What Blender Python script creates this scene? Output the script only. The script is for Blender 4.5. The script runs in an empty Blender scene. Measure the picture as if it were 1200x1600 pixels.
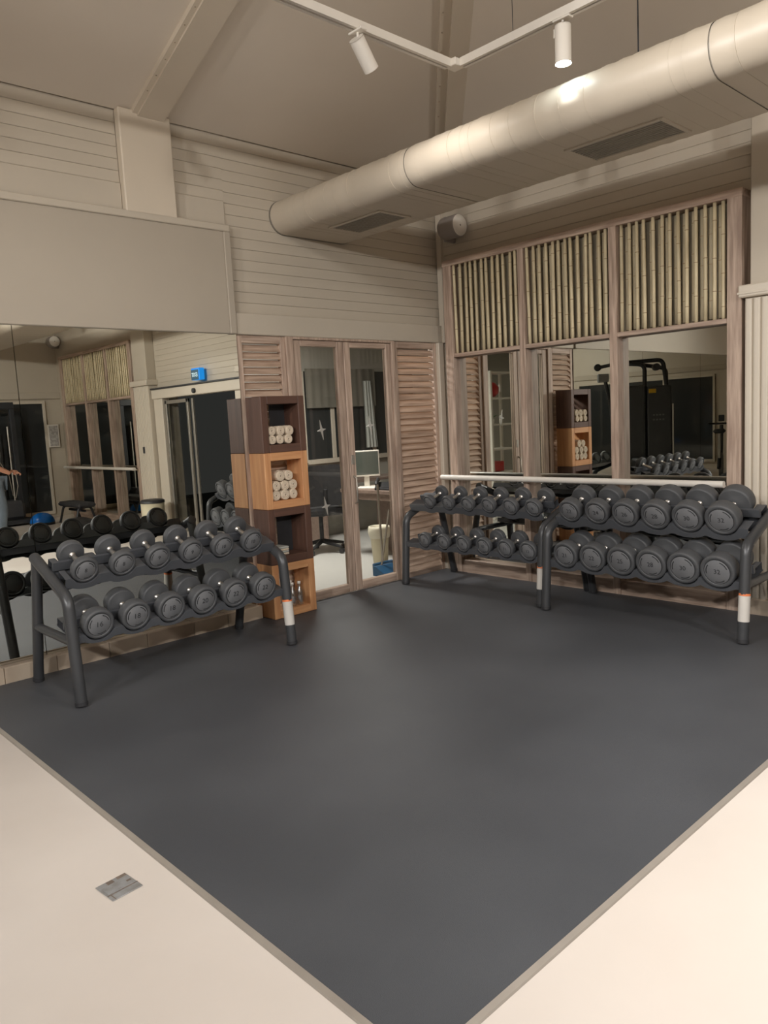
import bpy, math, random
from mathutils import Vector, Matrix
random.seed(7)
PI = math.pi
sc = bpy.context.scene
COL = sc.collection

# ---------------------------------------------------------------- camera
YAW, PITCH, ROLL, FPX = 0.82000037, -0.1210238, -0.05250942, 1198.536
fw = Vector((math.cos(PITCH)*math.cos(YAW), math.cos(PITCH)*math.sin(YAW), math.sin(PITCH)))
rt = fw.cross(Vector((0, 0, 1))).normalized()
up = rt.cross(fw)
r2 = math.cos(ROLL)*rt + math.sin(ROLL)*up
u2 = -math.sin(ROLL)*rt + math.cos(ROLL)*up
cam = bpy.data.cameras.new('camera')
cam.sensor_fit = 'HORIZONTAL'; cam.sensor_width = 36.0; cam.lens = 36.0*FPX/1200.0
cam.clip_start = 0.05; cam.clip_end = 100
camo = bpy.data.objects.new('camera', cam); COL.objects.link(camo)
camo.matrix_world = Matrix(((r2.x, u2.x, -fw.x, 0), (r2.y, u2.y, -fw.y, 0), (r2.z, u2.z, -fw.z, 1.5), (0, 0, 0, 1)))
sc.camera = camo

# ---------------------------------------------------------------- world, exposure
w = bpy.data.worlds.new('night'); sc.world = w; w.use_nodes = True
w.node_tree.nodes['Background'].inputs[0].default_value = (0.6, 0.6, 0.58, 1)
w.node_tree.nodes['Background'].inputs[1].default_value = 0.045
sc.view_settings.view_transform = 'Standard'; sc.view_settings.look = 'None'
sc.view_settings.exposure = 0.0; sc.view_settings.gamma = 1.0
sc.view_settings.use_curve_mapping = False
sc.cycles.max_bounces = 10; sc.cycles.glossy_bounces = 6; sc.cycles.diffuse_bounces = 5
sc.cycles.transmission_bounces = 8; sc.cycles.transparent_max_bounces = 12
sc.cycles.caustics_reflective = False; sc.cycles.caustics_refractive = False
sc.cycles.use_denoising = True
sc.cycles.sample_clamp_indirect = 4.0

WARM = (1.0, 0.96, 0.92); NEUT = (1.0, 0.99, 0.98); COOL = (0.95, 0.98, 1.0)
# track heads: (x, y, aim point, watts, colour, beam degrees, source radius)
HEADS = [  # first two are seen; the rest are added out of view as fill
    (2.865, 3.08, (5.5, 3.6, 1.5), 36, WARM, 100, .04),
    (3.62, 2.35, (3.60, 2.37, 0.0), 26, COOL, 50, .04),
    (0.9, 3.08, (2.2, 5.0, 0.4), 30, WARM, 110, .06),
    (-0.9, 3.08, (5.5, -2.6, 1.2), 800, WARM, 80, .08),
    (-3.04, 2.2, (5.5, 3.4, 1.4), 330, WARM, 80, .08),
    (3.62, 0.6, (5.4, 0.6, 1.2), 150, WARM, 110, .06),
    (3.62, -1.4, (5.4, -2.4, 1.2), 300, WARM, 110, .06),
    (2.4, -2.72, (4.2, 5.0, 0.6), 260, WARM, 80, .08),
    (0.2, -2.72, (1.3, 0.4, 0.0), 340, NEUT, 100, .08),
    (-3.04, 0.4, (0.4, 1.8, 0.0), 330, NEUT, 100, .08),
    (-3.04, -1.4, (-5.5, -1.0, 1.2), 200, WARM, 110, .06),
    (3.62, -0.5, (1.9, 0.9, 0.0), 190, NEUT, 100, .06),
    (-1.6, -2.72, (2.2, 5.0, 0.0), 130, WARM, 80, .08),
    (-3.04, -0.6, (5.5, 2.6, 1.3), 330, WARM, 80, .08),
    (1.2, -2.72, (2.6, -4.6, 1.0), 160, WARM, 110, .06),
]

# ---------------------------------------------------------------- helpers
def lin(c):
    out = []
    for v in c:
        v /= 255.0
        out.append(v/12.92 if v <= 0.04045 else ((v+0.055)/1.055)**2.4)
    return (*out, 1)

def mat(name, col, rough=0.6, metal=0.0, noise=0.0, nscale=8.0, stretch=(1, 1, 1), col2=None, bump=0.0, bscale=60.0,
        spec=0.5, emit=None, estr=0.0, trans=0.0, ior=1.45, detail=4.0, rand=0.0, alpha=1.0):
    m = bpy.data.materials.new(name); m.use_nodes = True
    nt = m.node_tree; b = nt.nodes['Principled BSDF']
    b.inputs['Base Color'].default_value = lin(col)
    b.inputs['Roughness'].default_value = rough; b.inputs['Metallic'].default_value = metal
    b.inputs['Specular IOR Level'].default_value = spec
    b.inputs['Transmission Weight'].default_value = trans; b.inputs['IOR'].default_value = ior
    if emit:
        b.inputs['Emission Color'].default_value = lin(emit); b.inputs['Emission Strength'].default_value = estr
    N = nt.nodes.new; L = nt.links.new
    if noise or col2 or bump or rand:
        tc = N('ShaderNodeTexCoord'); mp = N('ShaderNodeMapping'); mp.inputs['Scale'].default_value = stretch
        L(tc.outputs['Object'], mp.inputs['Vector'])
        oi = N('ShaderNodeObjectInfo'); ad = N('ShaderNodeVectorMath'); ad.operation = 'ADD'
        mul = N('ShaderNodeMath'); mul.operation = 'MULTIPLY'; mul.inputs[1].default_value = 37.0
        L(oi.outputs['Random'], mul.inputs[0]); L(mp.outputs[0], ad.inputs[0]); L(mul.outputs[0], ad.inputs[1])
        tx = N('ShaderNodeTexNoise'); tx.inputs['Scale'].default_value = nscale; tx.inputs['Detail'].default_value = detail
        L(ad.outputs[0], tx.inputs['Vector'])
        rp = N('ShaderNodeValToRGB'); rp.color_ramp.elements[0].position = 0.35; rp.color_ramp.elements[1].position = 0.68
        a = lin(col); c2 = lin(col2) if col2 else tuple(min(1, v*(1+noise)) for v in a[:3])+(1,)
        if not col2: a = tuple(v*(1-noise) for v in a[:3])+(1,)
        rp.color_ramp.elements[0].color = a; rp.color_ramp.elements[1].color = c2
        L(tx.outputs['Fac'], rp.inputs[0])
        out = rp.outputs[0]
        if rand:
            hs = N('ShaderNodeHueSaturation'); mr = N('ShaderNodeMapRange')
            mr.inputs[3].default_value = 1-rand; mr.inputs[4].default_value = 1+rand
            L(oi.outputs['Random'], mr.inputs[0]); L(mr.outputs[0], hs.inputs['Value']); L(out, hs.inputs['Color']); out = hs.outputs[0]
        L(out, b.inputs['Base Color'])
        if bump:
            t2 = N('ShaderNodeTexNoise'); t2.inputs['Scale'].default_value = bscale; t2.inputs['Detail'].default_value = 3
            L(ad.outputs[0], t2.inputs['Vector'])
            bp = N('ShaderNodeBump'); bp.inputs['Strength'].default_value = bump; bp.inputs['Distance'].default_value = 0.01
            L(t2.outputs['Fac'], bp.inputs['Height']); L(bp.outputs[0], b.inputs['Normal'])
    return m

def glassy(name, tint, refl=0.08, rough=0.0):
    # thin pane: mostly see-through with a mirror-like share of reflection
    m = bpy.data.materials.new(name); m.use_nodes = True; nt = m.node_tree; nt.nodes.clear()
    o = nt.nodes.new('ShaderNodeOutputMaterial'); mx = nt.nodes.new('ShaderNodeMixShader')
    tr = nt.nodes.new('ShaderNodeBsdfTransparent'); gl = nt.nodes.new('ShaderNodeBsdfGlossy')
    tr.inputs[0].default_value = lin(tint); gl.inputs[0].default_value = (1, 1, 1, 1); gl.inputs['Roughness'].default_value = rough
    fr = nt.nodes.new('ShaderNodeLayerWeight'); fr.inputs[0].default_value = .5
    pw = nt.nodes.new('ShaderNodeMath'); pw.operation = 'POWER'; pw.inputs[1].default_value = 5.0
    mr = nt.nodes.new('ShaderNodeMapRange'); mr.inputs[1].default_value = 0; mr.inputs[2].default_value = 1
    mr.inputs[3].default_value = refl; mr.inputs[4].default_value = .9
    nt.links.new(fr.outputs['Facing'], pw.inputs[0]); nt.links.new(pw.outputs[0], mr.inputs[0])
    nt.links.new(mr.outputs[0], mx.inputs[0]); nt.links.new(tr.outputs[0], mx.inputs[1]); nt.links.new(gl.outputs[0], mx.inputs[2])
    nt.links.new(mx.outputs[0], o.inputs[0])
    return m

def wood(name, c1, c2, axis, rough=0.6, scale=3.0, rand=0.08):
    st = [14.0, 14.0, 14.0]; st[axis] = 1.0
    return mat(name, c1, rough, col2=c2, nscale=scale, stretch=tuple(st), bump=0.12, bscale=6.0, rand=rand, detail=6)

M = {}
M['wall'] = mat('painted_wall', (188, 178, 162), 0.65, noise=0.03, nscale=1.5)
M['panel'] = mat('wall_paint_darkened', (172, 162, 147), 0.65, noise=0.03, nscale=1.5)  # wall paint darkened to offset too much lamp light on the panel
M['siding'] = mat('painted_siding', (188, 178, 162), 0.55, noise=0.03, nscale=2, stretch=(.3, .3, 6), rand=0.015)
M['ceiling'] = mat('ceiling_paint', (212, 201, 186), 0.75, noise=0.03, nscale=1)
M['beam'] = mat('beam_paint', (204, 192, 174), 0.6, noise=0.03, nscale=2)
M['nail'] = mat('nail_head', (158, 142, 122), 0.7, noise=0.1)
M['trimw'] = mat('white_trim', (202, 192, 176), 0.45, noise=0.02, nscale=3)
M['floor'] = mat('resin_floor', (210, 200, 190), 0.24, col2=(220, 211, 202), nscale=0.9, stretch=(1, 1, 1), detail=6)
M['mat'] = mat('rubber_mat', (72, 74, 78), 0.45, col2=(82, 84, 88), nscale=1.3, bump=0.25, bscale=350, detail=8, spec=0.35)
M['matedge'] = mat('mat_edge_metal', (168, 160, 150), 0.4, metal=0.4, noise=0.05)
M['plate'] = mat('steel_cover', (152, 152, 152), 0.5, metal=0.1, col2=(132, 130, 126), nscale=30)
M['rust'] = mat('worn_glue', (116, 104, 94), 0.8, noise=0.2, nscale=60)
M['mirror'] = mat('mirror_glass', (236, 238, 232), 0.0, metal=1.0, noise=0.004, nscale=1)
M['mirror'].node_tree.nodes['Principled BSDF'].inputs['Roughness'].default_value = 0.004
GW1, GW2 = (154, 132, 117), (198, 176, 158)
for i, ax in enumerate('xyz'):
    M['grey_'+ax] = wood('weathered_wood_'+ax, GW1, GW2, i)
    M['pale_'+ax] = wood('pale_pine_'+ax, (196, 140, 96), (218, 166, 118), i, 0.5, 2.0, 0.02)
    M['dark_'+ax] = wood('stained_pine_'+ax, (84, 60, 50), (100, 72, 60), i, 0.5, 2.0, 0.02)
M['slat'] = wood('louver_wood', (158, 134, 116), (200, 176, 156), 0, 0.6, 3.0, 0.1)
M['plinth'] = mat('beige_stone', (196, 180, 160), 0.4, col2=(170, 152, 134), nscale=3, rand=0.08)
M['bamboo'] = mat('bamboo_pale', (214, 200, 166), 0.5, col2=(196, 180, 146), nscale=4, stretch=(3, 3, 1), rand=0.08)
M['bamboo2'] = mat('bamboo_grey', (190, 178, 150), 0.6, col2=(172, 160, 134), nscale=4, stretch=(3, 3, 1), rand=0.06)
M['node'] = mat('bamboo_node', (160, 140, 110), 0.6, noise=0.1)
M['backing'] = mat('panel_backing', (150, 140, 120), 0.8, noise=0.05)
M['steel'] = mat('rack_paint', (70, 71, 73), 0.36, metal=0.25, noise=0.05, nscale=3, spec=0.6)
M['tray'] = mat('rack_tray_paint', (84, 86, 90), 0.42, metal=0.2, noise=0.05, nscale=6)
M['rubber'] = mat('head_rubber', (78, 79, 81), 0.5, noise=0.06, nscale=12)
M['face'] = mat('head_face', (110, 111, 113), 0.5, noise=0.05, nscale=14)
M['groove'] = mat('head_mark', (44, 44, 46), 0.6, noise=0.05)
M['chrome'] = mat('chrome', (214, 210, 204), 0.38, metal=1.0, noise=0.03, nscale=90)
M['duct'] = mat('painted_duct', (196, 185, 168), 0.45, noise=0.02, nscale=3, spec=0.6)
M['grille'] = mat('grille_grey', (156, 149, 138), 0.5, noise=0.05)
M['grilled'] = mat('grille_dark', (130, 124, 114), 0.7, noise=0.05)
M['white'] = mat('white_plastic', (226, 220, 210), 0.4, noise=0.02)
M['spkgrey'] = mat('speaker_grey', (146, 138, 132), 0.5, noise=0.03)
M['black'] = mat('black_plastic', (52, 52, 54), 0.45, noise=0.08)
M['blackmetal'] = mat('black_metal', (58, 59, 62), 0.35, metal=0.3, noise=0.06)
M['shroud'] = mat('machine_shroud', (66, 67, 69), 0.3, noise=0.06)
M['blackfab'] = mat('black_upholstery', (58, 58, 60), 0.7, noise=0.1, nscale=40)
M['darkglass'] = mat('night_glass', (52, 54, 54), 0.03, noise=0.02, spec=0.5)
M['glass'] = glassy('door_glass', (238, 238, 236), 0.03)
M['alu'] = mat('aluminium', (176, 170, 160), 0.35, metal=0.7, noise=0.03)
M['bluesign'] = mat('sign_blue', (20, 90, 190), 0.4, emit=(20, 150, 235), estr=.8, noise=0.01)
M['bluedim'] = mat('sign_face', (50, 84, 104), 0.4, emit=(50, 100, 130), estr=0.15, noise=0.01)
M['signwhite'] = mat('sign_letter', (220, 235, 240), 0.4, emit=(200, 230, 240), estr=0.6, noise=0.01)
M['towel'] = mat('towel_cloth', (222, 206, 184), 0.9, noise=0.06, nscale=60, bump=0.5, bscale=300)
M['towel_shade'] = mat('towel_crease_shade', (176, 158, 138), 0.9, noise=0.06, nscale=60)  # darker copy of the cloth: crease shade put into the colour
M['clear'] = glassy('clear_bottle', (220, 222, 220), 0.4, 0.12)
M['sticker'] = mat('white_sticker', (205, 200, 192), 0.5, noise=0.04)
M['orange'] = mat('orange_edge', (230, 130, 80), 0.5, noise=0.03)
M['star'] = mat('star_decal', (188, 184, 176), 0.5, noise=0.03)
M['offfloor'] = mat('office_floor_tile', (205, 203, 198), 0.4, noise=0.02)
M['offwall'] = mat('office_wall', (174, 170, 160), 0.8, noise=0.02)
M['desk'] = wood('desk_laminate', (132, 112, 102), (146, 126, 114), 0, 0.4, 2)
M['bin'] = mat('cream_bin', (206, 196, 168), 0.5, noise=0.04)
M['bag'] = mat('bin_bag', (226, 220, 200), 0.45, noise=0.05)
M['blue'] = mat('blue_plastic', (36, 84, 122), 0.4, noise=0.05)
M['brightblue'] = mat('bosu_blue', (18, 104, 190), 0.2, noise=0.03)
M['grey'] = mat('mid_grey', (120, 120, 118), 0.6, noise=0.05)
M['paper'] = mat('paper', (224, 220, 212), 0.7, noise=0.02)
M['paperprint'] = mat('printed_poster', (150, 146, 142), 0.7, col2=(190, 186, 180), nscale=26)
M['red'] = mat('red_gloss', (190, 34, 36), 0.3, noise=0.1)
M['green'] = mat('leaf_green', (92, 122, 84), 0.6, noise=0.15)
M['ceillamp'] = mat('lamp_panel', (255, 255, 250), 0.5, emit=(255, 250, 240), estr=10.0, noise=0.01)
M['lens'] = mat('lamp_lens', (255, 255, 255), 0.3, emit=(235, 250, 255), estr=60.0, noise=0.01)
M['lensw'] = mat('lamp_lens_warm', (255, 235, 210), 0.3, emit=(255, 215, 170), estr=30.0, noise=0.01)
M['yellow'] = mat('yellow_label', (212, 168, 40), 0.5, noise=0.05)
M['stack'] = mat('weight_plate', (178, 174, 166), 0.5, noise=0.08, nscale=3)
M['skin'] = mat('skin', (190, 138, 112), 0.55, noise=0.05)
M['shirt'] = mat('grey_shirt', (128, 132, 136), 0.85, noise=0.06)
M['jeans'] = mat('faded_jeans', (98, 108, 118), 0.85, noise=0.12, nscale=8)
M['hair'] = mat('dark_hair', (40, 32, 28), 0.6, noise=0.1)
M['grass'] = mat('night_yard', (20, 22, 20), 0.9, noise=0.2)
M['curtain'] = mat('white_curtain', (188, 190, 184), 0.9, noise=0.03)
M['blind'] = mat('grey_blind', (120, 116, 106), 0.9, noise=0.03)
M['screen'] = mat('monitor_screen', (88, 94, 88), 0.12, noise=0.1, nscale=2)

class MB:
    """mesh builder: every call adds to one mesh"""
    def __init__(s): s.v = []; s.f = []; s.sm = []; s.mi = []; s.cur = 0
    def add(s, vs, fs, smooth=False):
        o = len(s.v); s.v += [tuple(v) for v in vs]
        for f in fs: s.f.append(tuple(i+o for i in f)); s.sm.append(smooth); s.mi.append(s.cur)
        return s
    def box(s, a, b):
        x0, y0, z0 = (min(a[i], b[i]) for i in range(3)); x1, y1, z1 = (max(a[i], b[i]) for i in range(3))
        vs = [(x0, y0, z0), (x1, y0, z0), (x1, y1, z0), (x0, y1, z0), (x0, y0, z1), (x1, y0, z1), (x1, y1, z1), (x0, y1, z1)]
        return s.add(vs, [(0, 3, 2, 1), (4, 5, 6, 7), (0, 1, 5, 4), (1, 2, 6, 5), (2, 3, 7, 6), (3, 0, 4, 7)])
    def bbox(s, a, b, c=0.004):
        """box with chamfered edges"""
        lo = [min(a[i], b[i]) for i in range(3)]; hi = [max(a[i], b[i]) for i in range(3)]
        c = min([c]+[(hi[i]-lo[i])*0.45 for i in range(3)])
        vs = []; idx = {}
        for sx in (0, 1):
            for sy in (0, 1):
                for sz in (0, 1):
                    cor = [(lo, hi)[sx][0], (lo, hi)[sy][1], (lo, hi)[sz][2]]; sg = (1-2*sx, 1-2*sy, 1-2*sz)
                    for ax in range(3):
                        p = [cor[i]+(0 if i == ax else c*sg[i]) for i in range(3)]
                        idx[(sx, sy, sz, ax)] = len(vs); vs.append(tuple(p))
        fs = []
        g = lambda *k: idx[k]
        for ax in range(3):
            for sd in (0, 1):
                o = [(0, 0), (1, 0), (1, 1), (0, 1)]
                if sd == 0: o = o[::-1]
                f = []
                for (p, q) in o:
                    k = [0, 0, 0]; k[ax] = sd; k[(ax+1) % 3] = p; k[(ax+2) % 3] = q
                    f.append(g(*k, ax))
                fs.append(tuple(f))
        for ax in range(3):
            b1, b2 = (ax+1) % 3, (ax+2) % 3
            for p in (0, 1):
                for q in (0, 1):
                    k0 = [0, 0, 0]; k0[b1] = p; k0[b2] = q; k1 = list(k0); k1[ax] = 1
                    f = (g(*k0, b1), g(*k1, b1), g(*k1, b2), g(*k0, b2))
                    fs.append(f if (p+q) % 2 == 1 else f[::-1])
        for sx in (0, 1):
            for sy in (0, 1):
                for sz in (0, 1):
                    f = (g(sx, sy, sz, 0), g(sx, sy, sz, 1), g(sx, sy, sz, 2))
                    fs.append(f if (sx+sy+sz) % 2 == 1 else f[::-1])
        return s.add(vs, fs)
    def cyl(s, p0, p1, r0, r1=None, n=16, caps=True, smooth=True):
        r1 = r0 if r1 is None else r1
        p0 = Vector(p0); p1 = Vector(p1); d = (p1-p0).normalized()
        a = d.orthogonal().normalized(); b = d.cross(a)
        vs = []
        for p, r in ((p0, r0), (p1, r1)):
            for i in range(n):
                t = 2*PI*i/n; vs.append(p+a*(r*math.cos(t))+b*(r*math.sin(t)))
        s.add(vs, [(i, (i+1) % n, n+(i+1) % n, n+i) for i in range(n)], smooth)
        if caps:
            s.add(vs[:n], [tuple(range(n))[::-1]]); s.add(vs[n:], [tuple(range(n))])
        return s
    def tube(s, pts, r, n=12, caps=True):
        pts = [Vector(p) for p in pts]; R = r if isinstance(r, (list, tuple)) else [r]*len(pts)
        t0 = (pts[1]-pts[0]).normalized(); a = t0.orthogonal().normalized(); vs = []
        for i, p in enumerate(pts):
            if i == 0: t = t0
            elif i == len(pts)-1: t = (pts[i]-pts[i-1]).normalized()
            else: t = ((pts[i]-pts[i-1]).normalized()+(pts[i+1]-pts[i]).normalized()).normalized()
            a = (a-t*a.dot(t)).normalized(); b = t.cross(a)
            for k in range(n):
                th = 2*PI*k/n; vs.append(p+(a*math.cos(th)+b*math.sin(th))*R[i])
        fs = []
        for i in range(len(pts)-1):
            for k in range(n): fs.append((i*n+k, i*n+(k+1) % n, (i+1)*n+(k+1) % n, (i+1)*n+k))
        s.add(vs, fs, True)
        if caps:
            s.add(vs[:n], [tuple(range(n))[::-1]]); s.add(vs[-n:], [tuple(range(n))])
        return s
    def lathe(s, prof, n=32, axis='y', org=(0, 0, 0), smooth=True):
        """prof: list of (along, radius)"""
        vs = []; ox, oy, oz = org
        for h, r in prof:
            for k in range(n):
                t = 2*PI*k/n; c, q = r*math.cos(t), r*math.sin(t)
                vs.append((ox+c, oy+h, oz+q) if axis == 'y' else ((ox+c, oy+q, oz+h) if axis == 'z' else (ox+h, oy+c, oz+q)))
        fs = []
        for i in range(len(prof)-1):
            for k in range(n):
                f = (i*n+k, i*n+(k+1) % n, (i+1)*n+(k+1) % n, (i+1)*n+k)
                fs.append(f if axis != 'y' else f[::-1])
        return s.add(vs, fs, smooth)
    def prism(s, poly, a0, a1, axis=1, smooth=False):
        """poly in the two other axes (in order), extruded from a0 to a1 along axis"""
        n = len(poly); vs = []
        o = [i for i in range(3) if i != axis]
        for a in (a0, a1):
            for p in poly:
                q = [0, 0, 0]; q[axis] = a; q[o[0]] = p[0]; q[o[1]] = p[1]; vs.append(tuple(q))
        s.add(vs, [(i, (i+1) % n, n+(i+1) % n, n+i) for i in range(n)], smooth)
        s.add(vs[:n], [tuple(range(n))[::-1]]); s.add(vs[n:], [tuple(range(n))])
        return s
    def grid(s, fn, nu, nv, smooth=True):
        vs = [fn(i/nu, j/nv) for j in range(nv+1) for i in range(nu+1)]
        return s.add(vs, [(j*(nu+1)+i, j*(nu+1)+i+1, (j+1)*(nu+1)+i+1, (j+1)*(nu+1)+i) for j in range(nv) for i in range(nu)], smooth)
    def mesh(s, name, mats):
        me = bpy.data.meshes.new(name); me.from_pydata(s.v, [], s.f); me.polygons.foreach_set('use_smooth', s.sm)
        for m in (mats if isinstance(mats, (list, tuple)) else [mats]): me.materials.append(m)
        me.polygons.foreach_set('material_index', s.mi); me.update(); return me
    def build(s, name, mats, parent=None, loc=None, recalc=True):
        me = s.mesh(name, mats)
        if recalc:
            import bmesh
            bm = bmesh.new(); bm.from_mesh(me); bmesh.ops.recalc_face_normals(bm, faces=bm.faces); bm.to_mesh(me); bm.free()
        return link(name, me, parent, loc)

def link(name, me, parent=None, loc=None, rot=None):
    o = bpy.data.objects.new(name, me); COL.objects.link(o)
    if parent: o.parent = parent
    if loc is not None: o.location = loc
    if rot is not None: o.rotation_euler = rot
    return o
def tag(o, label=None, cat=None, group=None, kind=None):
    if label: o['label'] = label
    if cat: o['category'] = cat
    if group: o['group'] = group
    if kind: o['kind'] = kind
    return o
def thing(name, label, cat, loc=(0, 0, 0), rotz=0.0, group=None):
    o = bpy.data.objects.new(name, None); COL.objects.link(o); o.empty_display_size = 0.1
    o.location = loc; o.rotation_euler = (0, 0, rotz)
    return tag(o, label, cat, group)
def struct(o, label=None): return tag(o, label, None, None, 'structure')
def copy_tree(o, parent=None):
    c = o.copy(); COL.objects.link(c); c.parent = parent
    for ch in [q for q in o.children]: copy_tree(ch, c)
    return c
_tx = {}
def text_mesh(s, size, depth, m):
    k = (s, size, depth, m.name)
    if k not in _tx:
        cu = bpy.data.curves.new('lettering', 'FONT'); cu.body = s; cu.size = size; cu.extrude = depth
        cu.align_x = 'CENTER'; cu.align_y = 'CENTER'; cu.resolution_u = 3
        t = bpy.data.objects.new('t', cu); COL.objects.link(t)
        bpy.context.view_layer.update()
        me = bpy.data.meshes.new_from_object(t.evaluated_get(bpy.context.evaluated_depsgraph_get()))
        me.materials.clear(); me.materials.append(m); me.name = 'lettering'
        bpy.data.objects.remove(t); _tx[k] = me
    return _tx[k]

# ---------------------------------------------------------------- room constants
YA, XB, YR, XC = 5.05, 5.60, -4.70, -6.15
EAVE, SL = 3.625, 0.385
HEAD = 2.187

# floor (with thickness), office floor, yard
struct(MB().box((XC-.2, YR-.2, -.1), (XB+.2, YA, 0)).build('floor', M['floor']))
struct(MB().box((0.6, YA, -.1), (8.2, 8.0, -0.001)).build('floor_office', M['offfloor']))
struct(MB().box((XB+.2, -6, -.12), (14, 5.0, -0.02)).build('ground', M['grass']))

# ceiling: hip roof, four slabs
def roof():
    xm0, xm1 = XC+4.875, XB-4.875; ym = (YA+YR)/2; zr = EAVE+SL*4.875
    P = [(XC, YR, EAVE), (XB, YR, EAVE), (XB, YA, EAVE), (XC, YA, EAVE), (xm0, ym, zr), (xm1, ym, zr)]
    up_ = [(x, y, z+.12) for x, y, z in P]
    F = [(0, 1, 5, 4), (1, 2, 5), (2, 3, 4, 5), (3, 0, 4)]
    mb = MB(); mb.add(P+up_, F+[tuple(i+6 for i in f) for f in F]+[(0, 1, 7, 6), (1, 2, 8, 7), (2, 3, 9, 8), (3, 0, 6, 9)])
    return struct(mb.build('ceiling', M['ceiling'], recalc=False))
ceiling = roof()
def zc(y): return EAVE+SL*(YA-y)
# rafters on the left (wall A) side and the matching rear side
def rafter(x, xw=0.19, d=0.05, parent=None):
    mb = MB(); y0, y1 = YA-.01, .3
    mb.prism([(y0, zc(y0)-d), (y1, zc(y1)-d), (y1, zc(y1)+.02), (y0, zc(y0)+.02)], x, x+xw, axis=0)
    o = struct(mb.build('beam', M['beam']))
    st = MB().prism([(y0, zc(y0)-d+.015), (y1, zc(y1)-d+.015), (y1, zc(y1)+.01), (y0, zc(y0)+.01)], x-.035, x, axis=0)
    st.build('edge_strip', M['beam'], o)
    nm = MB()
    for i in range(22):
        y = 4.8-i*.13; nm.cyl((x-.018, y, zc(y)-d+.0145), (x-.018, y, zc(y)-d+.0115), .005, n=6)
    tag(nm.build('nail_heads', M['nail'], o), kind='stuff')
    return o
rafter(2.60); rafter(-1.0); rafter(-4.2) if False else None
def hipbeam():
    mb = MB(); ya, yb = 4.96, 0.5
    def slab(c0, c1, d):
        vs = []
        for y in (ya, yb):
            for c in (c0, c1):
                for dz in (-d, .10 if c1 > .7 else .02): vs.append((y+c, y, zc(y)+dz))
        mb.add(vs, [(0, 2, 6, 4), (1, 5, 7, 3), (0, 1, 3, 2), (4, 6, 7, 5), (0, 4, 5, 1), (2, 3, 7, 6)])
    slab(.61, .88, .10)
    o = struct(mb.build('beam_hip', M['beam']))
    mb = MB(); slab(.50, .61, .05); mb2 = mb
    mb2.build('edge_strip', M['beam'], o)
    nm = MB()
    for i in range(20):
        y = 4.3-i*.12; nm.cyl((y+.53, y, zc(y)-.05), (y+.53, y, zc(y)-.056), .006, n=6)
    tag(nm.build('nail_heads', M['nail'], o), kind='stuff')
hipbeam()

# ---------------------------------------------------------------- wall_left (wall A)
wl = struct(MB().box((-6.15, YA+.02, HEAD), (5.75, YA+.14, EAVE+.05)).box((-6.15, YA+.02, 0), (3.27, YA+.14, HEAD)).box((5.54, YA+.02, 0), (5.75, YA+.14, HEAD)).build('wall_left', M['wall']))
BP = 0.0795
def board_mesh(L, axis, name='siding_board', m=None, h=BP, th=.007):
    # chamfered board, long side along axis (0 = x, 1 = y), proud side towards minus of the other axis
    g = .0012; poly = [(0, g), (-th*.7, g), (-th, g+.004), (-th, h-g-.003), (-th*.7, h-g), (0, h-g)]
    mb = MB()
    if axis == 0: mb.prism(poly, 0, L, axis=0)
    else: mb.prism(poly, 0, L, axis=1)
    return mb.mesh(name, m or M['siding'])
def boards(parent, axis, a0, a1, plane, z0, z1, h=BP):
    me = board_mesh(a1-a0, axis, h=h)
    n = int(round((z1-z0)/h))
    for i in range(n):
        loc = (a0, plane, z0+i*h) if axis == 0 else (plane, a0, z0+i*h)
        link('siding_board', me, parent, loc)
boards(wl, 0, 3.262, 5.62, YA+.02, 2.352, 3.62)
boards(wl, 0, 2.85, 3.262, YA+.02, 3.158, 3.62, h=.077)
boards(wl, 0, -3.2, 2.46, YA+.02, 3.158, 3.62, h=.077)
# flat fascia boards, panel over the mirror, header board
MB().bbox((-6.1, YA+.02, 2.965), (2.462, YA, 3.155)).build('fascia_board', M['wall'], wl)
MB().bbox((2.85, YA+.02, 2.965), (3.258, YA, 3.155)).build('fascia_board', M['wall'], wl)
MB().bbox((-6.1, YA+.02, HEAD), (3.26, YA-.035, 2.962), .006).build('flat_panel', M['panel'], wl)
MB().bbox((-6.1, YA-.034, 2.925), (3.262, YA-.05, 2.975), .006).build('panel_cap', M['wall'], wl)
MB().bbox((3.205, YA-.034, HEAD), (3.262, YA-.05, 2.925), .006).build('panel_border', M['panel'], wl)
MB().bbox((3.265, YA+.02, HEAD), (5.62, YA-.03, 2.35), .006).build('header_board', M['wall'], wl)
tag(struct(MB().bbox((2.464, YA+.02, 2.96), (2.842, YA-.05, 3.632), .008).build('pillar', M['beam'])), 'flat cream pilaster block under the roof rafter')
tag(struct(MB().bbox((-1.14, YA+.02, 2.96), (-.76, YA-.05, 3.632), .008).build('pillar', M['beam'])), 'flat cream pilaster block out of the frame')

# mirror panels on wall A
seams = [3.268, 1.66, -0.02, -1.65, -3.28]
mlab = ['tall wall mirror panel between the towel cubes and the dumbbell rack end', 'wall mirror panel at the left edge of the photo',
        'wall mirror panel beyond the left edge, seen in the framed mirrors', 'far wall mirror panel beyond the left edge of the photo']
for i in range(4):
    o = MB().box((seams[i+1]+.002, YA+.018, .105), (seams[i]-.002, YA-.02, HEAD)).build('wall_mirror', M['mirror'])
    tag(o, mlab[i], 'mirror', 'wall mirrors on the left wall')
YM = YA-.02
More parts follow.
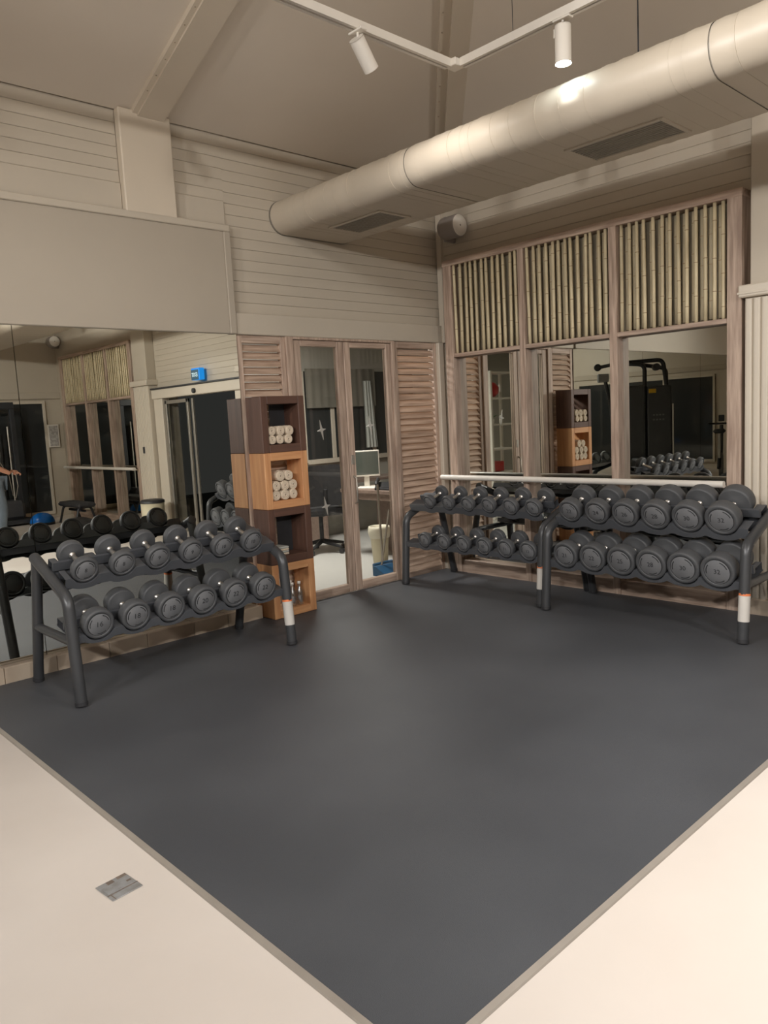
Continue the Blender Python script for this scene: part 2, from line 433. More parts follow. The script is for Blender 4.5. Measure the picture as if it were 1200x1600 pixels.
# plinth under mirror, in stone pieces
pl_ = struct(MB().box((-6.1, YA+.02, 0), (3.27, YA-.09, .085)).build('baseboard_left', M['plinth']))
xs = [3.27]
while xs[-1] > -2.5: xs.append(xs[-1]-random.uniform(.26, .42))
for a, b in zip(xs[1:], xs[:-1]):
    MB().bbox((a+.0015, YA-.08, .0), (b-.0015, YA-.105, .108), .003).build('stone_tile', M['plinth'], pl_)
    MB().bbox((a+.0015, YA+.0-.02, .0855), (b-.0015, YA-.08, .104), .002).build('ledge_tile', M['plinth'], pl_)

# ---------------------------------------------------------------- shutters and glass doors in wall A
def slat_mesh(L, D=.042, h=.0545, th=.004):
    mb = MB(); a = math.atan2(h, D); nx, nz = -math.sin(a)*th/2, math.cos(a)*th/2
    poly = [(nx, nz), (D+nx, h+nz), (D-nx, h-nz), (-nx, -nz)]
    return mb.prism(poly, 0, L, axis=0).mesh('slat', M['slat'])
def shutter(x0, x1, label, st=0.05):
    t = thing('louvered_shutter', label, 'shutter', (0, YA-.01, 0), group='louvered shutters of the office front')
    for a, b in ((x0, x0+st), (x1-st, x1)):
        MB().bbox((a, 0, .0), (b, .05, HEAD), .004).build('stile', M['grey_z'], t)
    MB().bbox((x0+st, .0, HEAD-.06), (x1-st, .05, HEAD), .004).build('rail', M['grey_x'], t)
    MB().bbox((x0+st, .0, .0), (x1-st, .05, .05), .004).build('rail', M['grey_x'], t)
    me = slat_mesh(x1-x0-2*st); n = 36; p = (HEAD-.06-.055)/n
    for i in range(n): link('slat', me, t, (x0+st, .004, .05+i*p))
    return t
shutter(3.275, 3.72, 'weathered wood louvered shutter behind the towel cubes', .045)
shutter(4.925, 5.49, 'weathered wood louvered shutter in the room corner', .045)
struct(MB().bbox((5.49, YA-.045, 0), (5.56, YA+.1, HEAD), .004).build('trim_1', M['trimw']))
struct(MB().bbox((5.56, YA-.0, 0), (5.62, YA+.1, HEAD), .004).build('trim_2', M['trimw']))
struct(MB().bbox((5.56, YA-.06, HEAD), (5.60, YA+.0, 3.4), .004).build('trim_3', M['trimw']))
def glass_door(x0, x1, gx0, gx1, n, handle_x=None):
    y = YA-.012
    d = struct(MB().bbox((x0, y, .01), (gx0, y+.05, 2.165), .005).build('door_%d' % n, M['grey_z']))
    MB().bbox((gx1, y, .01), (x1, y+.05, 2.165), .005).build('stile', M['grey_z'], d)
    MB().bbox((gx0, y, 2.118), (gx1, y+.05, 2.165), .005).build('rail', M['grey_x'], d)
    MB().bbox((gx0, y, .01), (gx1, y+.05, .082), .005).build('rail', M['grey_x'], d)
    MB().box((gx0, y+.022, .082), (gx1, y+.028, 2.118)).build('glass_pane', M['glass'], d)
    if handle_x:
        h = MB().tube([(handle_x, y, 1.02), (handle_x, y-.035, 1.0), (handle_x, y-.035, .8), (handle_x, y, .78)], .008, 8)
        tag(h.build('door_handle', M['alu'], d), 'brushed metal pull handle')
        tag(MB().bbox((handle_x-.018, y-.004, 1.12), (handle_x+.018, y, 1.2)).build('lock', M['alu'], d), 'small metal lock plate')
    return d
glass_door(3.79, 4.325, 3.872, 4.252, 1)
glass_door(4.33, 4.88, 4.402, 4.822, 2, 4.365)
struct(MB().bbox((3.72, YA-.03, 0), (3.788, YA+.09, HEAD), .004).bbox((4.882, YA-.03, 0), (4.925, YA+.09, HEAD), .004)
       .bbox((3.788, YA-.03, 2.167), (4.882, YA+.09, HEAD), .004).build('door_frame', M['grey_z']))
def star(x, z, s, label):
    pts = []
    for k in range(8):
        a = PI/2+k*PI/4+.18; r = (s*.5 if k % 4 == 0 else s*.28) if k % 2 == 0 else s*.09
        pts.append((x+r*math.cos(a), z+r*math.sin(a)))
    o = MB().prism(pts, YA+.003, YA+.0085, axis=1).build('star_decal', M['star'])
    tag(o, label, 'decal', 'star decals on the office glass')
star(4.053, 1.432, .17, 'white four-pointed star decal high on the left glass door')
star(4.606, 1.445, .17, 'white four-pointed star decal on the right glass door')
star(4.051, .789, .17, 'white four-pointed star decal low on the left glass door')

# ---------------------------------------------------------------- wall_right (wall B)
wr = struct(MB().box((XB, 1.46, 0), (XB+.15, YA+.1, EAVE+.05)).box((XB, YR-.1, 0), (XB+.15, -.50, EAVE+.05)).box((XB, -.5, 2.12), (XB+.15, 1.46, EAVE+.05)).build('wall_right', M['wall']))
boards(wr, 1, 2.13, YA, XB, 2.905, 3.62)
boards(wr, 1, -.80, 1.66, XB, 2.13, 3.62)
def column(y0, y1, py0, py1, n, lab):
    c = struct(MB().box((5.45, y0+.02, 0), (XB, y1-.02, 2.18)).build('column', M['trimw']), lab)
    k = 9; wd = (y1-y0-.04)/k
    me = MB().prism([(0, 0), (-.014, .006), (-.018, wd*.3), (-.018, wd*.7), (-.014, wd-.006), (0, wd)], .12, 2.17, axis=2).mesh('flute', M['trimw'])
    for i in range(k): link('flute', me, c, (5.45, y0+.02+i*wd, 0))
    MB().bbox((5.42, y0-.0, 0), (XB, y1, .12), .008).build('column_base', M['plinth'], c)
    MB().bbox((5.405, y0-.02, 2.18), (XB, y1+.012, 2.262), .008).build('capital', M['trimw'], c)
    MB().bbox((5.40, y0-.03, 2.2), (5.406, y1+.016, 2.215), .002).build('capital_trim', M['trimw'], c)
    MB().bbox((5.45, py0, 2.262), (XB, py1, EAVE), .006).build('pier', M['wall'], c)
column(1.66, 2.18, 1.70, 2.13, 1, 'fluted cream column with capital right of the framed mirrors')
column(-1.31, -.79, -1.27, -.83, 2, 'fluted cream column beyond the sliding door')

# bamboo screens with mirrors
culm_meshes = {}
def culm_mesh(r, L, m, key):
    if key not in culm_meshes:
        mb = MB(); prof = []; z = 0.0; k = 0
        prof = [(0, 0.001), (0, r)]
        seg = L/3.2; z = random.uniform(.3, .9)*seg
        while z < L-.03:
            prof += [(z-.012, r), (z-.003, r*1.10), (z+.003, r*1.10), (z+.012, r*.98)]; z += seg*random.uniform(.85, 1.15)
        prof += [(L, r*.96), (L, .001)]
        mb.lathe(prof, 9, 'z')
        # dark node rings
        for i, f in enumerate(list(mb.f)):
            zz = sum(mb.v[j][2] for j in f)/4; rr = max(math.hypot(mb.v[j][0], mb.v[j][1]) for j in f)
            if rr > r*1.09 and all(math.hypot(mb.v[j][0], mb.v[j][1]) > r*1.09 for j in f): mb.mi[i] = 1
        culm_meshes[key] = mb.mesh('bamboo_culm', [m, M['node']])
    return culm_meshes[key]
def screen(yl, yr, label, glab, flip=False):
    """yl > yr : left and right outer edge as seen from the room; front face x = 5.45"""
    x0 = 5.45; t = thing('bamboo_mirror_screen', label, 'screen', (0, 0, 0))
    W = yl-yr; f = lambda v: yl-v*W/2.70           # v: metres from the left edge at true width 2.70
    posts = [(0, .095), (.845, .905), (1.70, 1.765), (2.60, 2.70)]
    for a, b in posts:
        MB().bbox((x0, f(b), 0), (XB, f(a), 2.90), .004).build('post', M['grey_z'], t)
    MB().bbox((x0-.004, yr-.003, 2.852), (XB, yl+.003, 2.905), .004).build('rail', M['grey_y'], t)
    MB().bbox((x0+.012, yr+.002, 0), (XB-.02, yl-.002, .125), .004).build('baseboard', M['grey_y'], t)
    bays = [(.095, .845), (.905, 1.70), (1.765, 2.60)]
    for bi, (a, b) in enumerate(bays):
        ya, yb = f(a), f(b)
        MB().bbox((x0+.003, yb, 2.028), (XB, ya, 2.062), .003).build('rail', M['grey_y'], t)
        MB().box((5.555, yb, 2.062), (5.565, ya, 2.852)).build('backing_panel', M['backing'], t)
        MB().box((5.54, yb, .125), (5.55, ya, 2.028)).build('mirror_pane', M['mirror'], t)
        n = 13 if bi else 12
        for i in range(n):
            y = ya-(i+.5)*(ya-yb)/n+random.uniform(-.006, .006)
            me = culm_mesh(.0135, .79, M['bamboo'], ('f', i % 5))
            link('bamboo_culm', me, t, (5.475, y, 2.062), (random.uniform(-.012, .012), 0, random.uniform(0, 6)))
        for i in range(n):
            y = ya-(i+1.0)*(ya-yb)/n+random.uniform(-.005, .005)
            if y < yb+.02: continue
            me = culm_mesh(.019, .76, M['bamboo2'], ('b', i % 5))
            link('bamboo_culm', me, t, (5.515, y, 2.075), (random.uniform(-.008, .008), 0, random.uniform(0, 6)))
    return t
screen(4.885, 2.185, 'weathered wood frame of bamboo panels over mirrors behind the corner dumbbell racks', 'a')
screen(-1.33, -4.20, 'bamboo panelled wooden mirror frame seen reflected in the left wall mirror', 'b')
def barre(y0, y1, label):
    t = thing('ballet_barre', label, 'handrail', (5.375, 0, .92))
    MB().cyl((0, y0, 0), (0, y1, 0), .0245, n=20).build('rail_tube', M['white'], t)
    for k in range(4):
        y = y0+(y1-y0)*(k+.03+.0*k)/3.1
        MB().tube([(0, y, 0), (.04, y, -.012), (.073, y, -.02)], .01, 8).build('bracket', M['white'], t)
barre(2.27, 4.93, 'white horizontal ballet barre across the framed mirrors')
barre(-4.2, -1.36, 'white barre on the far bamboo frame, seen in the wall mirror')

# sliding entrance door, exit sign, sensor
d3 = struct(MB().bbox((5.47, -.78, 1.965), (XB, 1.66, 2.10), .008).build('door_3', M['trimw']))
tag(MB().bbox((5.455, -.78, 2.104), (XB, 1.66, 2.125), .002).build('dark_strip', M['black'], d3), 'dark trim strip above the header')
MB().bbox((5.50, -.78, 0), (XB, -.52, 1.965), .006).build('jamb', M['trimw'], d3)
MB().bbox((5.50, 1.46, 0), (XB, 1.66, 1.965), .006).build('jamb', M['trimw'], d3)
for a, b in ((-.50, .17), ):
    for (p, q, z0, z1) in ((a, a+.045, 0, 1.93), (b-.045, b, 0, 1.93), (a, b, 1.88, 1.93), (a, b, 0, .08)):
        MB().bbox((5.53, p, z0), (5.565, q, z1), .003).build('sash', M['alu'], d3)
    MB().box((5.545, a+.045, .08), (5.551, b-.045, 1.88)).build('glass_pane', M['glass'], d3)
MB().bbox((5.57, .20, 0), (5.60, .245, 1.93), .003).build('sash', M['alu'], d3)
tag(MB().cyl((5.44, .50, 2.02), (5.47, .50, 2.02), .035, n=16).build('motion_sensor', M['black']), 'small black motion sensor over the sliding door', 'sensor')
es = thing('exit_sign', 'small glowing blue exit sign above the sliding door, reflected', 'sign', (5.50, .56, 2.24))
MB().bbox((-.035, -.105, -.08), (.05, .105, .08), .006).build('housing', M['bluesign'], es)
MB().bbox((-.041, -.10, -.078), (-.035, .09, .058), .002).build('sign_face', M['bluedim'], es)
link('lettering', text_mesh('EXIT', .078, .001, M['signwhite']), es, (-.043, -.005, -.012), (PI/2, 0, -PI/2))

tag(MB().bbox((5.425, -1.12, 1.16), (5.449, -1.06, 1.26), .004).build('wall_switch', M['black'], None), 'small dark switch on the column by the sliding door, reflected', 'switch')
# ---------------------------------------------------------------- rear and far walls
def win(wallname, axis, plane, a0, a1, z0, z1, n, sgn, idx):
    w_ = None
    for i in range(n):
        p, q = a0+(a1-a0)*i/n, a0+(a1-a0)*(i+1)/n
        def bx(u0, u1, v0, v1, d0, d1, mat_, name, par):
            A = (u0, plane+sgn*d0, v0) if axis == 0 else (plane+sgn*d0, u0, v0)
            B = (u1, plane+sgn*d1, v1) if axis == 0 else (plane+sgn*d1, u1, v1)
            return MB().bbox(A, B, .003).build(name, mat_, par)
        f = struct(bx(p, p+.05, z0, z1, 0, .05, M['trimw'], 'window_%d' % (idx+i), None))
        bx(q-.05, q, z0, z1, 0, .05, M['trimw'], 'window_frame', f)
        bx(p+.05, q-.05, z1-.05, z1, 0, .05, M['trimw'], 'window_frame', f)
        bx(p+.05, q-.05, z0, z0+.06, 0, .05, M['trimw'], 'window_frame', f)
        bx(p+.05, q-.05, z0+.06, z1-.05, .015, .025, M['darkglass'], 'glass_pane', f)
wre = struct(MB().box((XC, YR-.12, 0), (XB+.1, YR, EAVE+.05)).build('wall_rear', M['wall']))
MB().bbox((XC, YR, HEAD), (XB, YR+.04, 2.30), .006).build('header_board', M['wall'], wre)
win('rear', 0, YR, -1.5, 5.30, .05, 2.15, 5, 1, 1)
wop = struct(MB().box((XC-.12, YR-.1, 0), (XC, YA+.1, EAVE+.05)).build('wall_opposite', M['trimw']))
MB().bbox((XC, YR, HEAD), (XC+.04, YA, 2.30), .006).build('header_board', M['wall'], wop)
win('opp', 1, XC, -.9, 2.6, .15, 2.10, 3, 1, 10)
po = thing('wall_poster', 'small framed notice on the white wall strip, seen in the mirror', 'poster', (5.40, YR+.055, 1.5))
MB().bbox((-.10, -.01, -.21), (.10, .004, .21), .003).build('frame', M['white'], po)
MB().box((-.08, .004, -.19), (.08, .007, .19)).build('print', M['paperprint'], po)

# ---------------------------------------------------------------- rubber mat
mt = thing('rubber_gym_mat', 'large dark grey rubber gym mat under the dumbbell racks', 'mat', (0, 0, 0))
MB().box((1.117, 1.168, 0.001), (5.45, YA-.105, .008)).box((3.28, YA-.11, .001), (5.49, YA-.02, .008)).build('mat_sheet', M['mat'], mt)
tag(MB().prism([(1.098, .0005), (1.118, .0005), (1.118, .0105), (1.102, .005)], 1.15, YA-.105, axis=1).build('edge_trim', M['matedge'], mt), 'thin pale metal edge strip')
tag(MB().prism([(1.149, .0005), (1.169, .0005), (1.169, .0105), (1.153, .005)], 1.10, 5.42, axis=0).build('edge_trim', M['matedge'], mt), 'thin pale metal edge strip')

# floor box cover
fc = thing('floor_box_cover', 'small worn grey metal floor box cover on the beige floor', 'cover', (.938, 2.391, 0), math.radians(5))
MB().bbox((-.054, -.058, .0005), (.054, .058, .004), .003).build('cover_plate', M['plate'], fc)
MB().bbox((-.047, -.018, .004), (.040, .03, .0052), .0008).build('lid', M['plate'], fc)
MB().box((-.054, -.026, .004), (.054, -.022, .0048)).box((-.044, -.058, .004), (-.041, -.022, .0046)).build('seam', M['rust'], fc)
MB().box((.018, .04, .004), (.052, .056, .0046)).box((-.02, .034, .004), (.004, .054, .0046)).box((.03, .0, .0052), (.046, .01, .0056)).build('glue_stain', M['rust'], fc)

# ---------------------------------------------------------------- dumbbells and racks
NS = 40
def head_mesh(r, t):
    mb = MB(); b = min(.012, t*.25)
    mb.lathe([(0.0035, .755*r), (.0, .78*r), (.0, .90*r), (.003, .955*r), (b, r), (t-b, r), (t-.002, .95*r), (t, .88*r), (t, .45*r),
              (t+.004, .40*r), (t+.004, .001)], NS)
    return mb.mesh('head', M['rubber'])
def face_mesh(r):
    mb = MB(); mb.cur = 0
    mb.lathe([(.0015, .001), (.0015, .70*r), (.0030, .72*r)], NS)
    mb.cur = 1
    mb.lathe([(.0030, .72*r), (.0042, .735*r), (.0035, .757*r)], NS)
    # arc-shaped marks round the disc
    for a0 in (.35, 2.45, 4.5):
        n = 8; vs = []
        for i in range(n+1):
            a = a0+i*.9/n
            for q in (.59*r, .645*r): vs.append((q*math.cos(a), .0008, q*math.sin(a)))
        mb.add(vs, [(2*i, 2*i+1, 2*i+3, 2*i+2) for i in range(n)])
    return mb.mesh('face_disc', [M['face'], M['groove']])
hm = {}
def dumbbell(rack, u, d, z, r, t, num, label, group, tilt, hl):
    o = thing('dumbbell', label, 'dumbbell', (0, 0, 0), 0, group)
    k = round(r, 4)
    if k not in hm:
        hm[k] = (head_mesh(r, t), face_mesh(r),
                 MB().lathe([(t, .019), (t+.012, .019), (t+.014, .0135), (t+.03, .0135), (t+hl/2, .0155), (t+hl-.03, .0135), (t+hl-.014, .0135), (t+hl-.012, .019), (t+hl, .019)], 20).mesh('handle', M['chrome']))
    H, Fm, G = hm[k]
    h1 = link('head', H, o); f1 = link('face_disc', Fm, h1)
    link('number', text_mesh(str(num), (.044 if r > .08 else .034), .0006, M['groove']), h1, (0, .0012, 0), (PI/2, 0, 0))
    h2 = link('head', H, o, (0, 2*t+hl, 0), (0, 0, PI)); link('face_disc', Fm, h2)
    link('handle', G, o)
    mw = rack.matrix_basis @ Matrix.Translation((u, d, z)) @ Matrix.Rotation(tilt, 4, 'X')
    o.matrix_basis = mw
    return o

TILTS = (math.radians(22), math.radians(13))
def bend(pts, r=.09, n=6):
    """round the inner corners of a polyline"""
    P = [Vector(p) for p in pts]; out = [P[0]]
    for i in range(1, len(P)-1):
        a = (P[i-1]-P[i]); b = (P[i+1]-P[i]); ra = min(r, a.length*.45, b.length*.45)
        p0 = P[i]+a.normalized()*ra; p1 = P[i]+b.normalized()*ra
        for k in range(n+1):
            t = k/n; out.append(p0*(1-t)**2+P[i]*2*t*(1-t)+p1*t*t)
    return out+[P[-1]]
def make_rack(label, org, rotz, L, tiers, sticker):
    t = thing('dumbbell_rack', label, 'rack', org, rotz, 'two-tier dumbbell racks')
    for k, x in enumerate((0.0, L)):
        e = MB().tube(bend([(x, 0, .012), (x, .048, .60), (x, .16, .652), (x, .505, .788)], .10), .033, 14).build('end_frame', M['steel'], t)
        MB().tube([(x, .475, .77), (x, .66, .012)], .031, 12).build('rear_leg', M['steel'], e)
        MB().tube([(x, .04, .36), (x, .585, .36)], .026, 10).build('cross_bar', M['steel'], e)
        MB().cyl((x, 0, .008), (x, .0015, .03), .036, n=14).build('foot_cap', M['black'], e)
        MB().cyl((x, .66, .008), (x, .656, .03), .034, n=14).build('foot_cap', M['black'], e)
        if k in sticker:
            s0, s1 = .14, .30
            tag(MB().tube([(x, s0*.082, s0), (x, s1*.082, s1)], .0342, 14, False).build('label_sleeve', M['sticker'], e), 'white warning sticker wrapped round the leg')
            MB().tube([(x, s1*.082, s1), (x, s1*.082+.0015, s1+.014)], .0343, 14, False).build('label_edge', M['orange'], e)
    for ti, (d0, zc_, us, rs, ts, nums, hl) in enumerate(tiers):
        ct, stl = math.cos(TILTS[ti]), math.sin(TILTS[ti])
        def P(u, v, h): return (u, d0+v*ct-h*stl, zc_+v*stl+h*ct)
        rmax = max(rs)
        def hgt(u):
            # deepest cradle under each head
            best = -.42*rmax
            for uc, r in zip(us, rs):
                q = abs(u-uc)
                R = r+.004
                if q < R:
                    best = min(best, max(-math.sqrt(R*R-q*q), -R))
            return best
        n = 120; u0, u1 = .02, L-.02
        lo = -rmax-(.032, .014)[ti]
        mb = MB()
        def U(s): return u0+(u1-u0)*s
        low = lambda s: lo+.35*(hgt(U(s))+rmax)
        th = .004
        # front lip (outer and inner skin), cradle surface, return edge
        mb.grid(lambda s, q: P(U(s), -.004, low(s)+(hgt(U(s))-low(s))*q), n, 1, False)
        mb.grid(lambda s, q: P(U(s), 0.0+.10*q, hgt(U(s))-.001), n, 1, False)
        mb.grid(lambda s, q: P(U(s), -.004+.004*q, hgt(U(s))), n, 1, False)
        mb.grid(lambda s, q: P(U(s), .10, hgt(U(s))-.001-(hgt(U(s))-lo-.02)*q), n, 1, False)
        mb.grid(lambda s, q: P(U(s), -.004+.02*q, low(s)), n, 1, False)
        mb.build('front_tray', M['tray'], t, recalc=False)
        mb = MB(); v1 = hl+max(ts)*2
        mb.grid(lambda s, q: P(U(s), .10+(v1-.08)*q, lo+.02), 1, 1, False)
        mb.grid(lambda s, q: P(U(s), .10+(v1-.08)*q, lo+.016), 1, 1, False)
        mb.build('shelf_pan', M['tray'], t, recalc=False)
        mb = MB(); tb = max(ts)+hl-.028
        mb.add([P(a, b, c) for a in (u0, u1) for b in (tb, tb+.022) for c in (-.075, -.022)], [(0, 1, 3, 2), (4, 6, 7, 5), (0, 4, 5, 1), (2, 3, 7, 6), (0, 2, 6, 4), (1, 5, 7, 3)])
        mb.build('rear_rail', M['tray'], t)
        mb = MB(); tb2 = max(ts)+hl-.005
        mb.grid(lambda s, q: P(U(s), tb2+max(ts)*1.1*q, hgt(U(s))-.001), n, 1, False)
        mb.grid(lambda s, q: P(U(s), tb2+max(ts)*1.1, hgt(U(s))-.001-(hgt(U(s))-lo-.02)*q), n, 1, False)
        mb.build('rear_tray', M['tray'], t, recalc=False)
    return t
ORD = ['first', 'second', 'third', 'fourth', 'fifth', 'sixth']
def fill(rack, rackname, tiers, group):
    for ti, (d0, zc_, us, rs, ts, nums, hl) in enumerate(tiers):
        for i in range(6):
            lab = '%s dumbbell from the left, %s tier of the %s' % (ORD[i], ('upper', 'lower')[ti], rackname)
            dumbbell(rack, us[i], d0, zc_, rs[i], ts[i], nums[i], lab, group, TILTS[ti], hl)
def us(a, b): return [a+(b-a)*i/5 for i in range(6)]
# left rack, in front of the mirror
Lr = 1.442
tL = [(.093, .731, us(.135, 1.250), [.077, .077, .078, .078, .079, .079], [.050]*6, [8, 8, 9, 9, 10, 10], .15),
      (.015, .429, us(.150, 1.268), [.089, .089, .090, .090, .091, .091], [.074]*6, [16, 18, 18, 20, 22, 22], .125)]
rackL = make_rack('black two-tier dumbbell rack in front of the wall mirror', (1.53, 4.167, .008), 0, Lr, tL, (1,))
# right racks
t2 = [(.065, .746, us(.263, 1.361), [.062, .064, .066, .068, .071, .073], [.044, .045, .046, .047, .048, .049], [1, 2, 3, 4, 5, 6], .13),
      (.0, .420, us(.25, 1.35), [.066, .068, .070, .073, .076, .079], [.046, .048, .05, .052, .054, .056], [7, 8, 9, 10, 11, 12], .13)]
rack2 = make_rack('black two-tier dumbbell rack in the room corner with the smallest weights', (4.755, 4.858, .008), -PI/2, 1.46, t2, (1,))
t3 = [(.11, .741, us(.147, 1.262), [.090, .093, .098, .102, .105, .108], [.070, .074, .078, .082, .086, .09], [22, 24, 26, 28, 30, 32], .13),
      (.02, .427, us(.16, 1.276), [.100, .103, .106, .109, .1105, .111], [.082, .085, .088, .091, .094, .098], [21, 22, 25, 28, 30, 32], .12)]
rack3 = make_rack('black two-tier dumbbell rack at the right with the heaviest weights', (4.71, 3.318, .008), -PI/2, 1.445, t3, (1,))
bpy.context.view_layer.update()
fill(rackL, 'rack by the wall mirror', tL, 'dumbbells on the rack by the mirror')
fill(rack2, 'rack in the corner', t2, 'dumbbells on the corner rack')
fill(rack3, 'rack at the right', t3, 'dumbbells on the right rack')

# ---------------------------------------------------------------- towel cubes
CX0, CX1, CY0, CY1 = 3.283, 3.69, 4.80, 5.0
zs = [0.009, .43, .858, 1.287, 1.712]
def cube(i, tone, label, wth):
    x0, x1, z0, z1 = CX0, CX1, zs[i], zs[i+1]-.001
    t = thing('storage_cube', label, 'shelf', (0, 0, 0), 0, 'stacked wooden storage cubes')
    a, b, c = tone+'_x', tone+'_y', tone+'_z'
    MB().bbox((x0, CY0, z0), (x0+wth, CY1, z1), .004).build('side_panel', M[c], t)
    MB().bbox((x1-wth, CY0, z0), (x1, CY1, z1), .004).build('side_panel', M[c], t)
    MB().bbox((x0+wth, CY0+.0, z1-wth), (x1-wth, CY1, z1), .003).build('top_panel', M[a], t)
    MB().bbox((x0+wth, CY0+.0, z0), (x1-wth, CY1, z0+wth), .003).build('bottom_panel', M[a], t)
    return t
cube(3, 'dark', 'dark-stained pine cube holding towels at the top of the stack', .06)
cube(2, 'pale', 'pale pine cube full of rolled towels, second from the top', .06)
cube(1, 'dark', 'dark-stained pine cube second from the floor holding flat folded cloths', .06)
cube(0, 'pale', 'pale pine cube on the floor holding clear bottles', .06)
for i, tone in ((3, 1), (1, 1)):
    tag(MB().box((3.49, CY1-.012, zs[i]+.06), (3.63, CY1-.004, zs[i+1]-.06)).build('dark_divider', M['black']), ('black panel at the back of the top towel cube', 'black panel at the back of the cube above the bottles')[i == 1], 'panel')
def towel_mesh(r, L):
    mb = MB()
    mb.lathe([(.004, .001), (.004, r*.2), (0, r*.24), (0, r*.40), (.005, r*.45), (.005, r*.5), (0, r*.55), (0, r*.72), (.005, r*.77), (.005, r*.8), (0, r*.86), (.004, r*.97), (.012, r), (L-.012, r), (L, r*.9), (L, .001)], 20)
    for i, f in enumerate(mb.f):  # recessed rings of the roll end take the painted crease shade
        if all(abs(mb.v[j][1]-.005) < .0006 or abs(mb.v[j][1]-.004) < .0003 for j in f): mb.mi[i] = 1
    return mb.mesh('towel_roll', [M['towel'], M['towel_shade']])
tm = {}
def towel(x, z, r, label, y=None, L=.15):
    k = (r, L)
    if k not in tm: tm[k] = towel_mesh(r, L)
    o = link('rolled_towel', tm[k], None, (x, y if y is not None else CY0+.012+random.uniform(0, .012), z), (0, random.uniform(0, 6), random.uniform(-.06, .06)))
    o.scale = (1, 1, random.uniform(.94, 1.03))
    tag(o, label, 'towel', 'rolled towels in the storage cubes')
zb = zs[3]+.061
nm3 = ['left', 'middle', 'right']
for i in range(3):
    towel(3.345+.085+i*.078-.05, zb+.036, .035, 'rolled cream towel at the bottom %s of the dark top cube' % nm3[i])
for i in range(3):
    towel(3.345+.038+i*.084, zb+.036+.066, .038, 'rolled cream towel lying on top, %s, in the dark top cube' % nm3[i])
zb = zs[2]+.061; r = .039
rows = [(0, [.042, .124, .206]), (1, [.045, .128, .21]), (2, [.09, .168])]
for row, xs_ in rows:
    for i, x in enumerate(xs_):
        where = ('bottom row', 'middle row', 'top row')[row]; side = nm3[i] if len(xs_) == 3 else ('left', 'right')[i]
        towel(3.345+x, zb+r+row*.0735, r, 'rolled cream towel in the %s, %s, of the pale towel cube' % (where, side))
zb = zs[1]+.061
for i in range(4):
    o = MB().bbox((-.06, -.07, 0), (.06, .07, .016), .006).build('folded_cloth', M['towel'] if i % 2 == 0 else M['curtain'], None, (3.42, 4.90, zb+i*.0165))
    tag(o, ('lowest', 'second', 'third', 'topmost')[i]+' flat folded cloth in the dark cube above the bottles', 'cloth', 'folded cloths in the dark cube')
zb = zs[0]+.061
bm_ = MB().lathe([(0, .001), (0, .026), (.006, .029), (.11, .029), (.14, .012), (.165, .012), (.165, .001)], 18, 'z').mesh('bottle', M['clear'])
cm_ = MB().lathe([(.165, .001), (.165, .0135), (.185, .0135), (.185, .001)], 14, 'z').mesh('cap', M['white'])
for i, (x, y) in enumerate(((3.44, 4.86), (3.505, 4.865), (3.57, 4.86), (3.475, 4.93), (3.54, 4.935))):
    o = thing('water_bottle', ['front left', 'front middle', 'front right', 'back left', 'back right'][i]+' clear bottle in the pale floor cube', 'bottle', (x, y, zb), 0, 'clear bottles in the floor cube')
    link('bottle', bm_, o); link('cap', cm_, o)

# ---------------------------------------------------------------- duct
def duct_profile(g=0.0, n=10):
    r = .129+g; cz = 3.106; xl, xr = 3.797, 4.385; pts = []
    for i in range(n+1):
        a = PI/2+PI*i/n; pts.append((xl+r*math.cos(a), cz+r*math.sin(a)*(1 if g == 0 else 1)))
    for i in range(n+1):
        a = -PI/2+PI*i/n; pts.append((xr+r*math.cos(a), cz+r*math.sin(a)))
    return pts
du = thing('ventilation_duct', 'cream painted flat oval ventilation duct running under the ceiling', 'duct', (0, 0, 0))
ringy = [YA, 3.578, 1.622, -.35, -2.3, YR+.02]
for a, b in zip(ringy[1:], ringy[:-1]):
    mb = MB(); pr = duct_profile(0, 14); n = len(pr); K = max(2, int((b-a)/.045)); vs = []
    for k in range(K+1):
        y = a+.004+(b-a-.008)*k/K
        g = (random.uniform(-.0012, .0012) if k % 2 else .0022*(random.random() < .5)) if 0 < k < K else 0
        vs += [(x+(g if x > 4.1 else -g), y, z) for x, z in duct_profile(g, 14)]
    mb.add(vs, [(k*n+i, k*n+(i+1) % n, (k+1)*n+(i+1) % n, (k+1)*n+i) for k in range(K) for i in range(n)], True)
    mb.build('duct_section', M['duct'], du)
for y in ringy[1:-1]:
    MB().prism(duct_profile(-.004, 14), y-.006, y+.006, axis=1, smooth=False).build('joint_seam', M['grille'], du)
MB().prism(duct_profile(.003, 14), YA-.004, YA+.018, axis=1).build('joint_seam', M['grilled'], du)
rm = None
for k in range(64):
    y = 4.9-k*.085+random.uniform(-.03, .03)
    if min(abs(y-q) for q in ringy) < .03: continue
    if k % 6 == 0 or rm is None:
        g = random.choice((.0012, .0018, .0026))
        rm = MB().prism(duct_profile(g, 14), -.0022, .0022, axis=1, smooth=False).mesh('rib', M['duct'])
    link('rib', rm, du, (0, y, 0))
